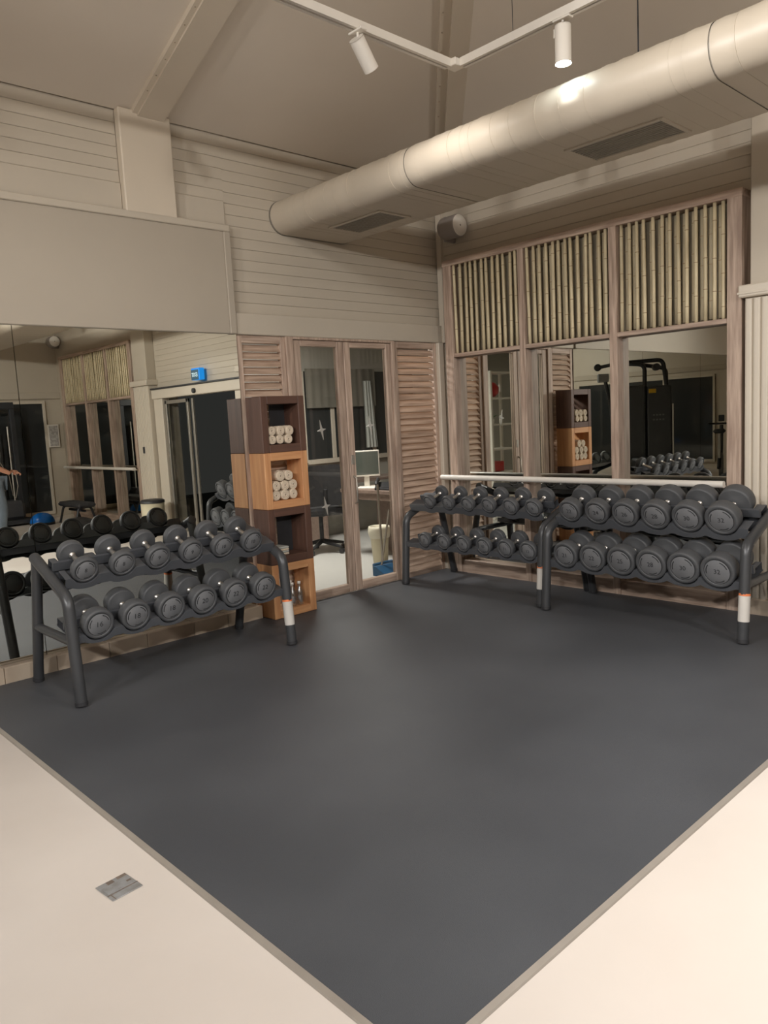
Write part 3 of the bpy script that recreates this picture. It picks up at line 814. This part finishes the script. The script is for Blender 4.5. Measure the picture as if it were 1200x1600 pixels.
def grille(x0, x1, y0, y1, label):
    t = thing('vent_grille', label, 'vent', (0, 0, 2.977), 0, 'vent grilles under the duct')
    for a, b in (((x0, y0), (x1, y0+.025)), ((x0, y1-.025), (x1, y1)), ((x0, y0+.025), (x0+.025, y1-.025)), ((x1-.025, y0+.025), (x1, y1-.025))):
        MB().bbox((a[0], a[1], -.010), (b[0], b[1], .001), .002).build('frame', M['duct'], t)
    MB().box((x0+.02, y0+.02, -.001), (x1-.02, y1-.02, .0005)).build('backing', M['grilled'], t)
    n = 11; me = MB().bbox((0, y0+.022, -.008), (.012, y1-.022, -.002), .001).mesh('slat', M['grille'])
    for i in range(n): link('slat', me, t, (x0+.03+i*(x1-x0-.06-.012)/(n-1), 0, 0))
grille(3.935, 4.265, 4.105, 4.68, 'grey slotted vent grille under the duct nearest the office wall')
grille(3.985, 4.32, 2.0, 2.6, 'grey slotted vent grille under the duct above the right rack')
grille(3.96, 4.29, -.6, 0.0, 'grey slotted vent grille under the duct behind the camera')
for i, y in enumerate((2.167, -.9)):
    o = MB().cyl((4.05, y, 3.232), (4.05, y, EAVE+SL*(XB-4.05)+.02), .004, n=8).build('duct_hanger_rod', M['blackmetal'])
    tag(o, ('thin dark rod hanging the duct from the ceiling, above the right rack', 'thin dark duct rod beyond the right edge')[i], 'rod')

# ---------------------------------------------------------------- speaker
def speaker(x, y, z, s, label):
    t = thing('wall_speaker', label, 'speaker', (x, y, z))
    dy = -s
    MB().lathe([(0, .001), (0, .085), (dy*.02, .098), (dy*.19, .10), (dy*.20, .095), (dy*.20, .001)], 28).build('body', M['spkgrey'], t)
    MB().lathe([(dy*.20, .094), (dy*.208, .088), (dy*.206, .001)], 28).build('speaker_face', M['white'], t)
    MB().lathe([(dy*.2075, .009), (dy*.209, .001)], 12).build('centre_dot', M['grilled'], t)
    MB().bbox((-.0, .0, -.11), (.13, dy*.035, .11), .006).build('wall_bracket', M['spkgrey'], t)
speaker(5.46, 4.86, 3.185, 1, 'round grey wall speaker high in the corner above the bamboo frame')
speaker(5.46, -4.50, 3.2, -1, 'round grey wall speaker in the far corner, seen in the mirror')

# ---------------------------------------------------------------- track lights
TZ = 3.50
def track(p, q, label):
    t = thing('light_track', label, 'track', (0, 0, TZ), 0, 'suspended light tracks')
    p = Vector((*p, 0)); q = Vector((*q, 0)); d = (q-p).normalized(); nrm = Vector((-d.y, d.x, 0))
    def bar(o0, o1, z0, z1, mt_, nm_):
        vs = [p+nrm*o+Vector((0, 0, z)) for o, z in ((o0, z0), (o1, z0), (o1, z1), (o0, z1))]+[q+nrm*o+Vector((0, 0, z)) for o, z in ((o0, z0), (o1, z0), (o1, z1), (o0, z1))]
        MB().add(vs, [(0, 1, 2, 3), (4, 7, 6, 5), (0, 4, 5, 1), (1, 5, 6, 2), (2, 6, 7, 3), (3, 7, 4, 0)]).build(nm_, mt_, t)
    bar(-.025, -.007, -.022, .022, M['white'], 'track_side'); bar(.007, .025, -.022, .022, M['white'], 'track_side')
    bar(-.007, .007, -.012, .022, M['grilled'], 'track_slot')
    n = max(1, int((q-p).length/1.3))
    for i in range(n):
        c = p+(q-p)*((i+.25)/n)
        zt = min(EAVE+SL*min(YA-c.y, XB-c.x, c.y-YR, c.x-XC), 5.5)-TZ
        MB().cyl((c.x, c.y, .022), (c.x, c.y, zt), .0018, n=6).build('suspension_wire', M['blackmetal'], t)
track((-3.02, 3.08), (3.56, 3.08), 'white suspended light track at the upper left of the photo')
track((3.62, 3.02), (3.62, -2.7), 'white suspended light track at the upper right of the photo')
track((3.56, -2.72), (-3.0, -2.72), 'white suspended light track behind the camera')
track((-3.04, -2.66), (-3.04, 3.02), 'white suspended light track far to the left of the camera')
tag(MB().bbox((3.555, 3.02, TZ-.02), (3.64, 3.10, TZ+.02), .004).build('track_corner_joint', M['white']), 'white corner joint where the two ceiling light tracks meet', 'connector')
def head_lamp(i, x, y, aim, watts, col, beam, rad):
    lab = {0: 'white cylinder spotlight tilted away on the left track', 1: 'lit white cylinder spotlight hanging from the right track'}.get(i, 'white track spotlight added out of view, number %s along the track' % ['', '', 'one', 'two', 'three', 'four', 'five', 'six', 'seven', 'eight', 'nine', 'ten', 'eleven', 'twelve', 'thirteen'][i])
    t = thing('track_spotlight', lab, 'lamp', (x, y, TZ), 0, 'track spotlights')
    p = Vector((0, 0, -.075)); d = (Vector(aim)-Vector((x, y, TZ-.1))).normalized()
    if i == 0: d = Vector((.70, .12, -.70)).normalized()
    side = d.cross(Vector((0, 0, 1)))
    side = Vector((0, 1, 0)) if side.length < .1 else side.normalized()
    MB().bbox((-.022, -.05, -.03), (.022, .05, -.018), .003).build('track_adapter', M['white'], t)
    c0 = p+side*.0; a = c0-d*.02; b = a+d*(.165 if i == 0 else .185)
    MB().tube([(0, 0, -.03), (0, 0, -.05), tuple(side*.05+Vector((0, 0, -.06))), tuple(side*.05+Vector((0, 0, -.1)))] if i == 1 else [(0, 0, -.03), (0, 0, -.07)], .007, 8).build('stem', M['white'], t)
    MB().cyl(a, b, .041, n=24, caps=False).cyl(a, a+d*.004, .041, n=24).cyl(b-d*.012, b-d*.012+d*.001, .040, n=24).build('lamp_body', M['white'], t)
    MB().cyl(b-d*.010, b-d*.006, .034, n=20).build('lens', M['lens'] if i == 1 else M['lensw'], t)
    L = bpy.data.lights.new('spot', 'SPOT'); L.energy = watts; L.color = col; L.spot_size = math.radians(beam); L.spot_blend = .7; L.shadow_soft_size = rad
    o = bpy.data.objects.new('spot_light', L); COL.objects.link(o); o.parent = t
    o.location = b+d*.006; o.rotation_euler = (-d).to_track_quat('Z', 'Y').to_euler()
for i, h in enumerate(HEADS): head_lamp(i, *h)

# ---------------------------------------------------------------- office behind the glass
struct(MB().box((.6, 7.9, 0), (8.2, 8.0, 2.7)).box((8.1, YA+.14, 0), (8.2, 7.9, 2.7)).box((.6, YA+.14, 0), (.7, 7.9, 2.7)).build('wall_office', M['offwall']))
struct(MB().box((.6, YA+.14, 2.62), (8.2, 8.0, 2.7)).build('ceiling_office', M['offwall']))
wf = struct(MB().bbox((5.98, 7.86, .98), (6.06, 7.9, 2.15), .003).build('window_20', M['trimw']))
MB().bbox((6.06, 7.84, .96), (8.05, 7.9, 1.02), .003).build('window_sill', M['trimw'], wf)
MB().bbox((6.48, 7.86, 1.02), (6.54, 7.9, 2.15), .003).build('mullion', M['trimw'], wf)
MB().bbox((7.2, 7.86, 1.02), (7.26, 7.9, 2.15), .003).build('mullion', M['trimw'], wf)
MB().box((6.06, 7.88, 1.02), (8.05, 7.89, 2.15)).build('glass_pane', M['darkglass'], wf)
tag(MB().grid(lambda s, q: (6.06+1.2*s, 7.83+.004*math.sin(s*60), 1.68+.5*q), 60, 1).build('window_blind', M['blind']), 'grey half-lowered window blind in the office', 'blind')
tag(MB().grid(lambda s, q: (7.02+.14*s*(1+.5*(1-q)), 7.80+.02*math.sin(s*22), 1.12+.9*q), 30, 6).build('curtain', M['curtain']), 'narrow white curtain hanging at the office window', 'curtain')
ol = thing('ceiling_light_panel', 'square white ceiling light panel inside the office', 'lamp', (4.9, 6.4, 2.61))
MB().bbox((-.32, -.32, -.02), (.32, .32, 0), .004).build('frame', M['white'], ol)
MB().box((-.29, -.29, -.024), (.29, .29, -.02)).build('diffuser', M['ceillamp'], ol)
for lx, ly, e in ((4.9, 6.4, 85),):
    L = bpy.data.lights.new('office', 'AREA'); L.energy = e; L.size = .55; L.color = (1, .98, .94)
    o = bpy.data.objects.new('office_area', L); COL.objects.link(o); o.location = (lx, ly, 2.58)
dk = thing('office_desk', 'brown laminate desk behind the glass doors', 'desk', (0, 0, 0))
MB().bbox((5.46, 5.55, .71), (6.5, 6.55, .75), .004).build('desk_top', M['desk'], dk)
MB().bbox((5.48, 5.60, .64), (5.50, 6.5, .71), .002).build('apron', M['desk'], dk)
MB().bbox((5.95, 6.0, .0), (6.45, 6.5, .71), .004).build('drawer_unit', M['desk'], dk)
for x, y in ((5.5, 5.6), (5.5, 6.48)): MB().bbox((x, y, 0), (x+.04, y+.04, .71), .003).build('leg', M['desk'], dk)
d2 = thing('side_desk', 'long brown counter under the office window', 'desk', (0, 0, 0))
MB().bbox((5.9, 7.4, .70), (8.0, 7.8, .74), .004).build('desk_top', M['desk'], d2)
for x in (5.95, 7.9): MB().bbox((x, 7.45, 0), (x+.04, 7.75, .70), .003).build('panel_leg', M['desk'], d2)
mo = thing('computer_monitor', 'white framed computer monitor on the office desk', 'monitor', (5.72, 6.38, .75), math.radians(-38))
MB().bbox((-.15, -.012, .12), (.15, .012, .41), .006).build('casing', M['white'], mo)
MB().box((-.136, -.0135, .14), (.136, -.012, .396)).build('screen', M['screen'], mo)
MB().bbox((-.03, .012, .01), (.03, .03, .2), .004).build('stand_neck', M['white'], mo)
MB().bbox((-.09, -.07, 0), (.09, .07, .012), .004).build('stand_base', M['white'], mo)
ph = thing('desk_phone', 'black desk telephone beside the monitor', 'telephone', (5.60, 5.98, .75), math.radians(-50))
MB().prism([(-.1, 0), (.1, 0), (.1, .07), (-.1, .025)], -.09, .09, axis=0).build('base', M['black'], ph)
MB().tube(bend([(-.07, -.09, .06), (-.07, -.07, .085), (-.07, .07, .11), (-.07, .09, .09)], .03), .018, 10).build('handset', M['black'], ph)
pp = MB().bbox((-.11, -.15, 0), (.11, .15, .01), .002).build('paper_stack', M['paper'], None, (5.66, 6.12+.13, .751)); pp.rotation_euler = (0, 0, .3)
tag(pp, 'small stack of white papers on the office desk', 'papers')
kb = MB().bbox((-.06, -.2, 0), (.06, .2, .02), .004).build('keyboard', M['black'], None, (5.56, 5.76, .75)); tag(kb, 'black keyboard at the near end of the office desk', 'keyboard')
# office chair
oc = thing('office_chair', 'black swivel office chair behind the left glass door', 'chair', (5.48, 6.95, 0), math.radians(-25))
MB().bbox((-.24, -.23, .44), (.24, .24, .53), .03).build('seat', M['blackfab'], oc)
MB().grid(lambda s, q: ((s-.5)*(.46-.12*q*q), -.24-.05*q+.04*math.cos((s-.5)*3), .56+.46*q), 12, 10).grid(lambda s, q: ((s-.5)*(.46-.12*q*q), -.285-.05*q+.04*math.cos((s-.5)*3), .56+.46*q), 12, 10).build('backrest', M['blackfab'], oc)
MB().tube([(0, -.1, .44), (0, -.26, .47), (0, -.3, .75)], .022, 8).build('back_support', M['black'], oc)
for s_ in (-1, 1): MB().tube(bend([(s_*.2, 0, .46), (s_*.3, 0, .48), (s_*.3, .0, .68), (s_*.3, .14, .70)], .05), .016, 8).build('armrest', M['black'], oc)
MB().cyl((0, 0, .12), (0, 0, .44), .025, n=14).build('gas_lift', M['black'], oc)
for k in range(5):
    a = 2*PI*k/5+.3; lg = MB().tube([(0, 0, .13), (.29*math.cos(a), .29*math.sin(a), .075)], [.028, .016], 8).build('base_arm', M['black'], oc)
    MB().cyl((.29*math.cos(a)-.018*math.sin(a), .29*math.sin(a)+.018*math.cos(a), .03), (.29*math.cos(a)+.018*math.sin(a), .29*math.sin(a)-.018*math.cos(a), .03), .029, n=12).build('castor', M['black'], lg)
bn = thing('waste_bin', 'tall cream waste bin with a bag behind the right glass door', 'bin', (5.33, 5.80, 0))
MB().lathe([(0, .001), (0, .075), (.36, .10), (.37, .104), (.37, .095), (.02, .07), (.02, .001)], 24, 'z').build('body', M['bin'], bn)
MB().lathe([(.28, .104), (.33, .118), (.375, .116), (.40, .108), (.40, .095), (.34, .092)], 24, 'z').build('bag_rim', M['bag'], bn)
bt = thing('broom', 'upright broom with a pale handle leaning by the office door', 'broom', (5.10, 5.52, 0))
MB().tube([(-.0, .0, .10), (.0, .02, .86)], .011, 8).build('handle', M['alu'], bt)
MB().bbox((-.13, -.02, .0), (.13, .02, .09), .008).build('brush', M['blue'], bt)
b2 = thing('dustpan', 'blue long-handled dustpan behind the right glass door', 'dustpan', (4.99, 5.22, 0))
MB().prism([(-.0, .0), (.2, .0), (.2, .09), (.16, .09), (.0, .012)], -.12, .12, axis=0).build('pan', M['blue'], b2)
MB().tube([(-.02, .18, .09), (.10, .16, .62)], .010, 8).build('handle', M['alu'], b2)
# tall white shelf with things, visible only in the framed mirror
sh = thing('shelving_unit', 'tall white open shelf in the office, seen in the framed mirror', 'shelf', (2.30, 6.95, 0))
for x in (-.30, .30):
    for y in (-.15, .15): MB().bbox((x-.02, y-.02, 0), (x+.02, y+.02, 2.08), .003).build('upright', M['white'], sh)
for z in (.3, .65, .98, 1.33, 1.70, 2.06): MB().bbox((-.3, -.15, z-.012), (.3, .15, z+.012), .003).build('shelf_board', M['white'], sh)
tag(MB().lathe([(0, .001), (.01, .08), (.06, .13), (.14, .135), (.2, .09), (.23, .001)], 20, 'z').build('gym_ball', M['red'], None, (2.46, 6.93, 1.714)), 'glossy red bundle on the white office shelf, seen in the mirror', 'ball')
pt = thing('potted_plant', 'small leafy potted plant on the white office shelf', 'plant', (2.44, 6.93, 1.343))
MB().lathe([(0, .001), (0, .04), (.07, .05), (.07, .04)], 14, 'z').build('pot', M['white'], pt)
for k in range(9):
    a = k*2.4; L_ = .13+.04*(k % 3)
    MB().grid(lambda s, q: (math.cos(a)*(L_*q)+math.sin(a)*(s-.5)*.04*math.sin(PI*min(1, q+.05)), math.sin(a)*(L_*q)-math.cos(a)*(s-.5)*.04*math.sin(PI*min(1, q+.05)), .07+.16*q-.12*q*q), 2, 5).build('leaf', M['green'], pt)
tag(MB().bbox((-.12, -.1, 0), (.12, .1, .14), .01).build('storage_box', M['red'], None, (2.42, 6.93, .67)), 'dull red box low on the white office shelf', 'box')

# ---------------------------------------------------------------- gym gear reflected in the mirrors
g1 = thing('multi_gym', 'large black cable weight machine seen in the right framed mirror', 'gym machine', (-3.0, 2.45, 0), math.radians(133))
def T(*pts, r=.04, nm_='frame_tube', m_='blackmetal', rr=.12): MB().tube(bend(pts, rr), r, 12).build(nm_, M[m_], g1)
T((.12, 0, .05), (.12, 0, 2.28), (-.4, 0, 2.33)); T((-.4, .03, 2.33), (.48, .03, 2.36), (.62, .0, 1.2), (.62, 0, .05))
T((.62, .3, .05), (.62, .3, 2.2), (.1, .3, 2.30)); T((-.4, 0, 2.33), (-.75, 0, 2.27), r=.035)
T((-.66, 0, 2.1), (-.55, .0, 1.6), (-.42, 0, .3), r=.035, rr=.05)
T((-.6, 0, .05), (.7, 0, .05)); T((.62, -.35, .05), (.62, .5, .05)); T((-.42, -.35, .05), (-.42, .4, .05))
MB().bbox((-.42, -.12, .12), (.10, .12, 1.88), .02).build('weight_shroud', M['shroud'], g1)
MB().bbox((.14, -.12, .12), (.60, .12, 1.86), .02).build('weight_shroud', M['shroud'], g1)
tag(MB().bbox((-.78, -.07, 1.98), (-.58, .07, 2.14), .012).build('pulley_box', M['grey'], g1), 'grey pulley housing')
MB().cyl((-.78, -.02, 2.27), (-.78, .02, 2.27), .07, n=18).build('pulley_wheel', M['black'], g1)
MB().cyl((.34, -.05, 2.22), (.34, .05, 2.22), .07, n=18).build('pulley_wheel', M['black'], g1)
tag(MB().bbox((.16, -.135, 1.72), (.30, -.121, 1.80), .004).build('instruction_label', M['yellow'], g1), 'yellow instruction label')
for k in range(2):
    for j in range(4): tag(MB().box((.24+j*.06, -.125, 1.28-k*.09), (.275+j*.06, -.121, 1.31-k*.09)).build('instruction_mark', M['grey'], g1), 'small pale exercise diagram')
MB().cyl((.61, -.16, .3), (.61, -.16, 1.5), .014, n=10).build('guide_rod', M['chrome'], g1)
MB().bbox((-.25, -.75, .42), (.15, -.35, .5), .03).build('seat', M['blackfab'], g1)
MB().bbox((-.1, -.6, .05), (0, -.5, .42), .01).build('seat_post', M['blackmetal'], g1)
g2 = thing('cable_tower', 'tall black weight machine by the dark windows, seen in the left mirror', 'gym machine', (4.12, -4.18, 0))
for x in (-.75, -.1, .42): MB().bbox((x-.04, -.04, 0), (x+.04, .04, 2.05), .008).build('upright', M['blackmetal'], g2)
MB().bbox((-.79, -.05, 2.0), (.46, .05, 2.12), .01).build('top_beam', M['blackmetal'], g2)
MB().bbox((-.85, -.4, .03), (.5, .45, .10), .01).build('base_frame', M['blackmetal'], g2)
MB().bbox((-.62, -.12, .35), (-.22, .06, 1.75), .01).build('weight_guard', M['shroud'], g2)
tag(MB().bbox((-.60, .07, .50), (-.24, .09, .98), .004).build('lower_panel', M['stack'], g2), 'pale grey striped panel')
tag(MB().bbox((-.60, .07, 1.12), (-.24, .09, 1.28), .004).build('upper_panel', M['stack'], g2), 'pale grey striped panel')
for i in range(6): MB().box((-.58+i*.06, .09, .51), (-.572+i*.06, .093, .97)).build('panel_rib', M['grille'], g2)
for x in (-.17, -.03, .05, .3): MB().cyl((x, .09, .3), (x, .09, 1.7), .012, n=10).build('guide_rod', M['chrome'], g2)
MB().bbox((-.7, -.2, .1), (.4, .3, .42), .05).build('padded_base', M['blackfab'], g2)
bo = thing('balance_dome', 'bright blue half-ball balance trainer on the floor, seen in the mirror', 'balance trainer', (4.64, -3.50, 0))
MB().lathe([(0, .001), (0, .2), (.03, .205), (.045, .2)], 30, 'z').build('platform', M['black'], bo)
MB().lathe([(.04+.17*math.sin(a*PI/20), .2*math.cos(a*PI/20)+.0005) for a in range(11)], 30, 'z').build('dome', M['brightblue'], bo)
bo2 = thing('balance_dome', 'black half-ball balance trainer on a grey base, seen in the mirror', 'balance trainer', (4.72, -2.12, 0))
MB().lathe([(0, .001), (0, .28), (.03, .285), (.045, .28)], 30, 'z').build('platform', M['grey'], bo2)
MB().lathe([(.04+.16*math.sin(a*PI/20), .27*math.cos(a*PI/20)+.0005) for a in range(11)], 30, 'z').build('dome', M['black'], bo2)
be = thing('exercise_bench', 'low black padded bench by the far bamboo frame, seen in the mirror', 'bench', (5.02, -2.9, 0), math.radians(90))
MB().bbox((-.45, -.15, .30), (.45, .15, .38), .03).build('pad', M['blackfab'], be)
for x in (-.33, .33): MB().tube(bend([(x, -.18, .02), (x, -.1, .3), (x, .1, .3), (x, .18, .02)], .05), .02, 8).build('leg_frame', M['blackmetal'], be)
MB().bbox((-.33, -.02, .22), (.33, .02, .26), .005).build('spine', M['blackmetal'], be)
tb = thing('round_bin', 'round cream bin with a dark lid by the sliding door, seen reflected', 'bin', (5.16, -.42, 0))
MB().lathe([(0, .001), (0, .15), (.46, .17), (.46, .15)], 26, 'z').build('body', M['bin'], tb)
MB().lathe([(.455, .175), (.49, .175), (.505, .15), (.505, .001)], 26, 'z').build('lid', M['black'], tb)
sb = thing('exercise_bike', 'dark exercise bike at the far side, seen in the right framed mirror', 'bike', (-3.1, 4.0, 0), math.radians(200))
MB().tube(bend([(-.35, 0, .3), (-.1, 0, .55), (.3, 0, .5), (.42, 0, 1.05)], .1), .035, 10).build('frame', M['blackmetal'], sb)
MB().cyl((.35, -.03, .3), (.35, .03, .3), .23, n=28).build('flywheel', M['grey'], sb)
MB().tube(bend([(.3, -.22, 1.1), (.42, -.2, 1.08), (.42, .2, 1.08), (.3, .22, 1.1)], .05), .018, 8).build('handlebar', M['black'], sb)
MB().bbox((.38, -.05, 1.12), (.46, .05, 1.24), .01).build('console', M['black'], sb)
MB().bbox((-.32, -.1, .92), (-.08, .1, 1.0), .03).build('saddle', M['blackfab'], sb)
MB().cyl((-.2, 0, .4), (-.2, 0, .92), .025, n=12).build('seat_post', M['alu'], sb)
for x in (-.45, .45): MB().bbox((x-.03, -.25, 0), (x+.03, .25, .06), .01).build('foot_bar', M['blackmetal'], sb)
MB().bbox((-.45, -.03, .05), (.45, .03, .12), .01).build('base_rail', M['blackmetal'], sb)

# ---------------------------------------------------------------- person seen in the mirror
def skin_obj(name, verts, edges, radii, m, parent, root=0, sub=1):
    me = bpy.data.meshes.new(name); me.from_pydata(verts, edges, []); me.materials.append(m)
    o = link(name, me, parent); md = o.modifiers.new('skin', 'SKIN')
    for i, r in enumerate(radii):
        rr = r if isinstance(r, tuple) else (r, r); me.skin_vertices[0].data[i].radius = rr
        me.skin_vertices[0].data[i].use_root = (i == root)
    md.use_smooth_shade = True
    s_ = o.modifiers.new('sub', 'SUBSURF'); s_.levels = sub; s_.render_levels = sub
    return o
pe = thing('person', 'person in grey shirt and faded jeans holding a cable, at the mirror edge', 'person', (3.43, -1.75, 0), math.radians(-82))
# local axes: +y is the way the person faces
V_ = [(0, 0, .95), (0, 0, 1.12), (0, .01, 1.3), (0, 0, 1.42), (0, 0, 1.50), (0, .015, 1.56),
      (.10, 0, .90), (.12, .03, .50), (.12, .02, .10), (.12, .14, .04), (-.10, 0, .90), (-.12, .06, .50), (-.13, .0, .10), (-.13, .12, .04),
      (.17, 0, 1.40), (.24, .0, 1.12), (.16, .22, 1.02), (-.17, 0, 1.40), (-.25, -.02, 1.12), (-.20, .20, 1.00)]
E_ = [(0, 1), (1, 2), (2, 3), (3, 4), (4, 5), (0, 6), (6, 7), (7, 8), (8, 9), (0, 10), (10, 11), (11, 12), (12, 13), (3, 14), (14, 15), (15, 16), (3, 17), (17, 18), (18, 19)]
R_ = [(.15, .10), (.13, .09), (.16, .11), (.10, .08), .052, .05, .085, .06, .045, .035, .085, .06, .045, .035, .062, .045, .03, .062, .045, .03]
body = skin_obj('body', V_, E_, R_, M['skin'], pe, 0, 2)
skin_obj('shirt', [(0, 0, .94), (0, 0, 1.12), (0, .01, 1.3), (0, 0, 1.41), (.17, 0, 1.40), (.225, 0, 1.20), (-.17, 0, 1.40), (-.23, -.01, 1.20)],
         [(0, 1), (1, 2), (2, 3), (3, 4), (4, 5), (3, 6), (6, 7)], [(.17, .12), (.15, .11), (.18, .13), (.11, .09), .08, .066, .08, .066], M['shirt'], pe, 0, 2)
skin_obj('jeans', [(0, 0, .93), (.10, 0, .88), (.12, .03, .50), (.12, .02, .10), (-.10, 0, .88), (-.12, .06, .50), (-.13, 0, .10)],
         [(0, 1), (1, 2), (2, 3), (0, 4), (4, 5), (5, 6)], [(.155, .115), .105, .08, .065, .105, .08, .065], M['jeans'], pe, 0, 2)
for s_ in (-1, 1):
    MB().bbox((s_*.125-.045, -.08, 0), (s_*.125+.045, .19, .085), .03).build('shoe', M['black'], pe)
hd = MB().grid(lambda s, q: ((.075*(1-.12*(q < .4)))*math.sin(PI*q)*math.cos(2*PI*s), .095*math.sin(PI*q)*math.sin(2*PI*s)+.02, 1.665-.115*math.cos(PI*q)), 24, 16)
hd.build('head', M['skin'], pe)
MB().grid(lambda s, q: (.082*math.sin(PI*q*.55)*math.cos(2*PI*s), .10*math.sin(PI*q*.55)*math.sin(2*PI*s)+.005, 1.675+.112*math.cos(PI*q*.55)), 24, 8).build('hair', M['hair'], pe)
MB().add([(0, .112, 1.69), (-.014, .112, 1.645), (.014, .112, 1.645), (0, .14, 1.65)], [(0, 1, 3), (0, 3, 2), (1, 2, 3)]).build('nose', M['skin'], pe)
for s_ in (-1, 1):
    MB().lathe([(0, .001), (.004, .010), (.012, .001)], 10, 'y', (s_*.03, .098, 1.68)).build('eye', M['white'], pe)
    MB().lathe([(-.01, .001), (-.006, .02), (.006, .02), (.01, .001)], 10, 'x', (s_*.078, .015, 1.665)).build('ear', M['skin'], pe)
MB().bbox((-.024, .10, 1.612), (.024, .112, 1.622), .004).build('mouth', M['red'], pe)
def hand(cx, cy, cz, s_):
    V2 = [(cx, cy, cz), (cx-s_*.01, cy+.05, cz+.0)]; E2 = [(0, 1)]; R2 = [(.028, .022), (.034, .016)]
    for k in range(4):
        b = len(V2); off = (k-1.5)*.017; L2 = (.026, .030, .028, .022)[k]
        V2 += [(cx-s_*.01+off, cy+.078, cz+.004), (cx-s_*.01+off, cy+.078+L2, cz-.01), (cx-s_*.01+off, cy+.07+L2, cz-.035)]
        E2 += [(1, b), (b, b+1), (b+1, b+2)]; R2 += [.009, .0082, .007]
    b = len(V2); V2 += [(cx-s_*.035, cy+.045, cz), (cx-s_*.042, cy+.075, cz-.02)]; E2 += [(0, b), (b, b+1)]; R2 += [.010, .008]
    skin_obj('hand', V2, E2, R2, M['skin'], pe, 0, 1)
hand(.15, .245, 1.02, 1); hand(-.19, .225, 1.0, -1)
tag(MB().tube([(.15, .32, 1.0), (.17, .34, .8), (.2, .3, .62), (.23, .27, .66), (.2, .24, .95), (.1, .1, 1.2)], .004, 6).build('hanging_cable', M['white']), 'thin pale cable hanging from the hand of the person', 'cable')
bpy.data.objects['hanging_cable'].matrix_basis = pe.matrix_basis
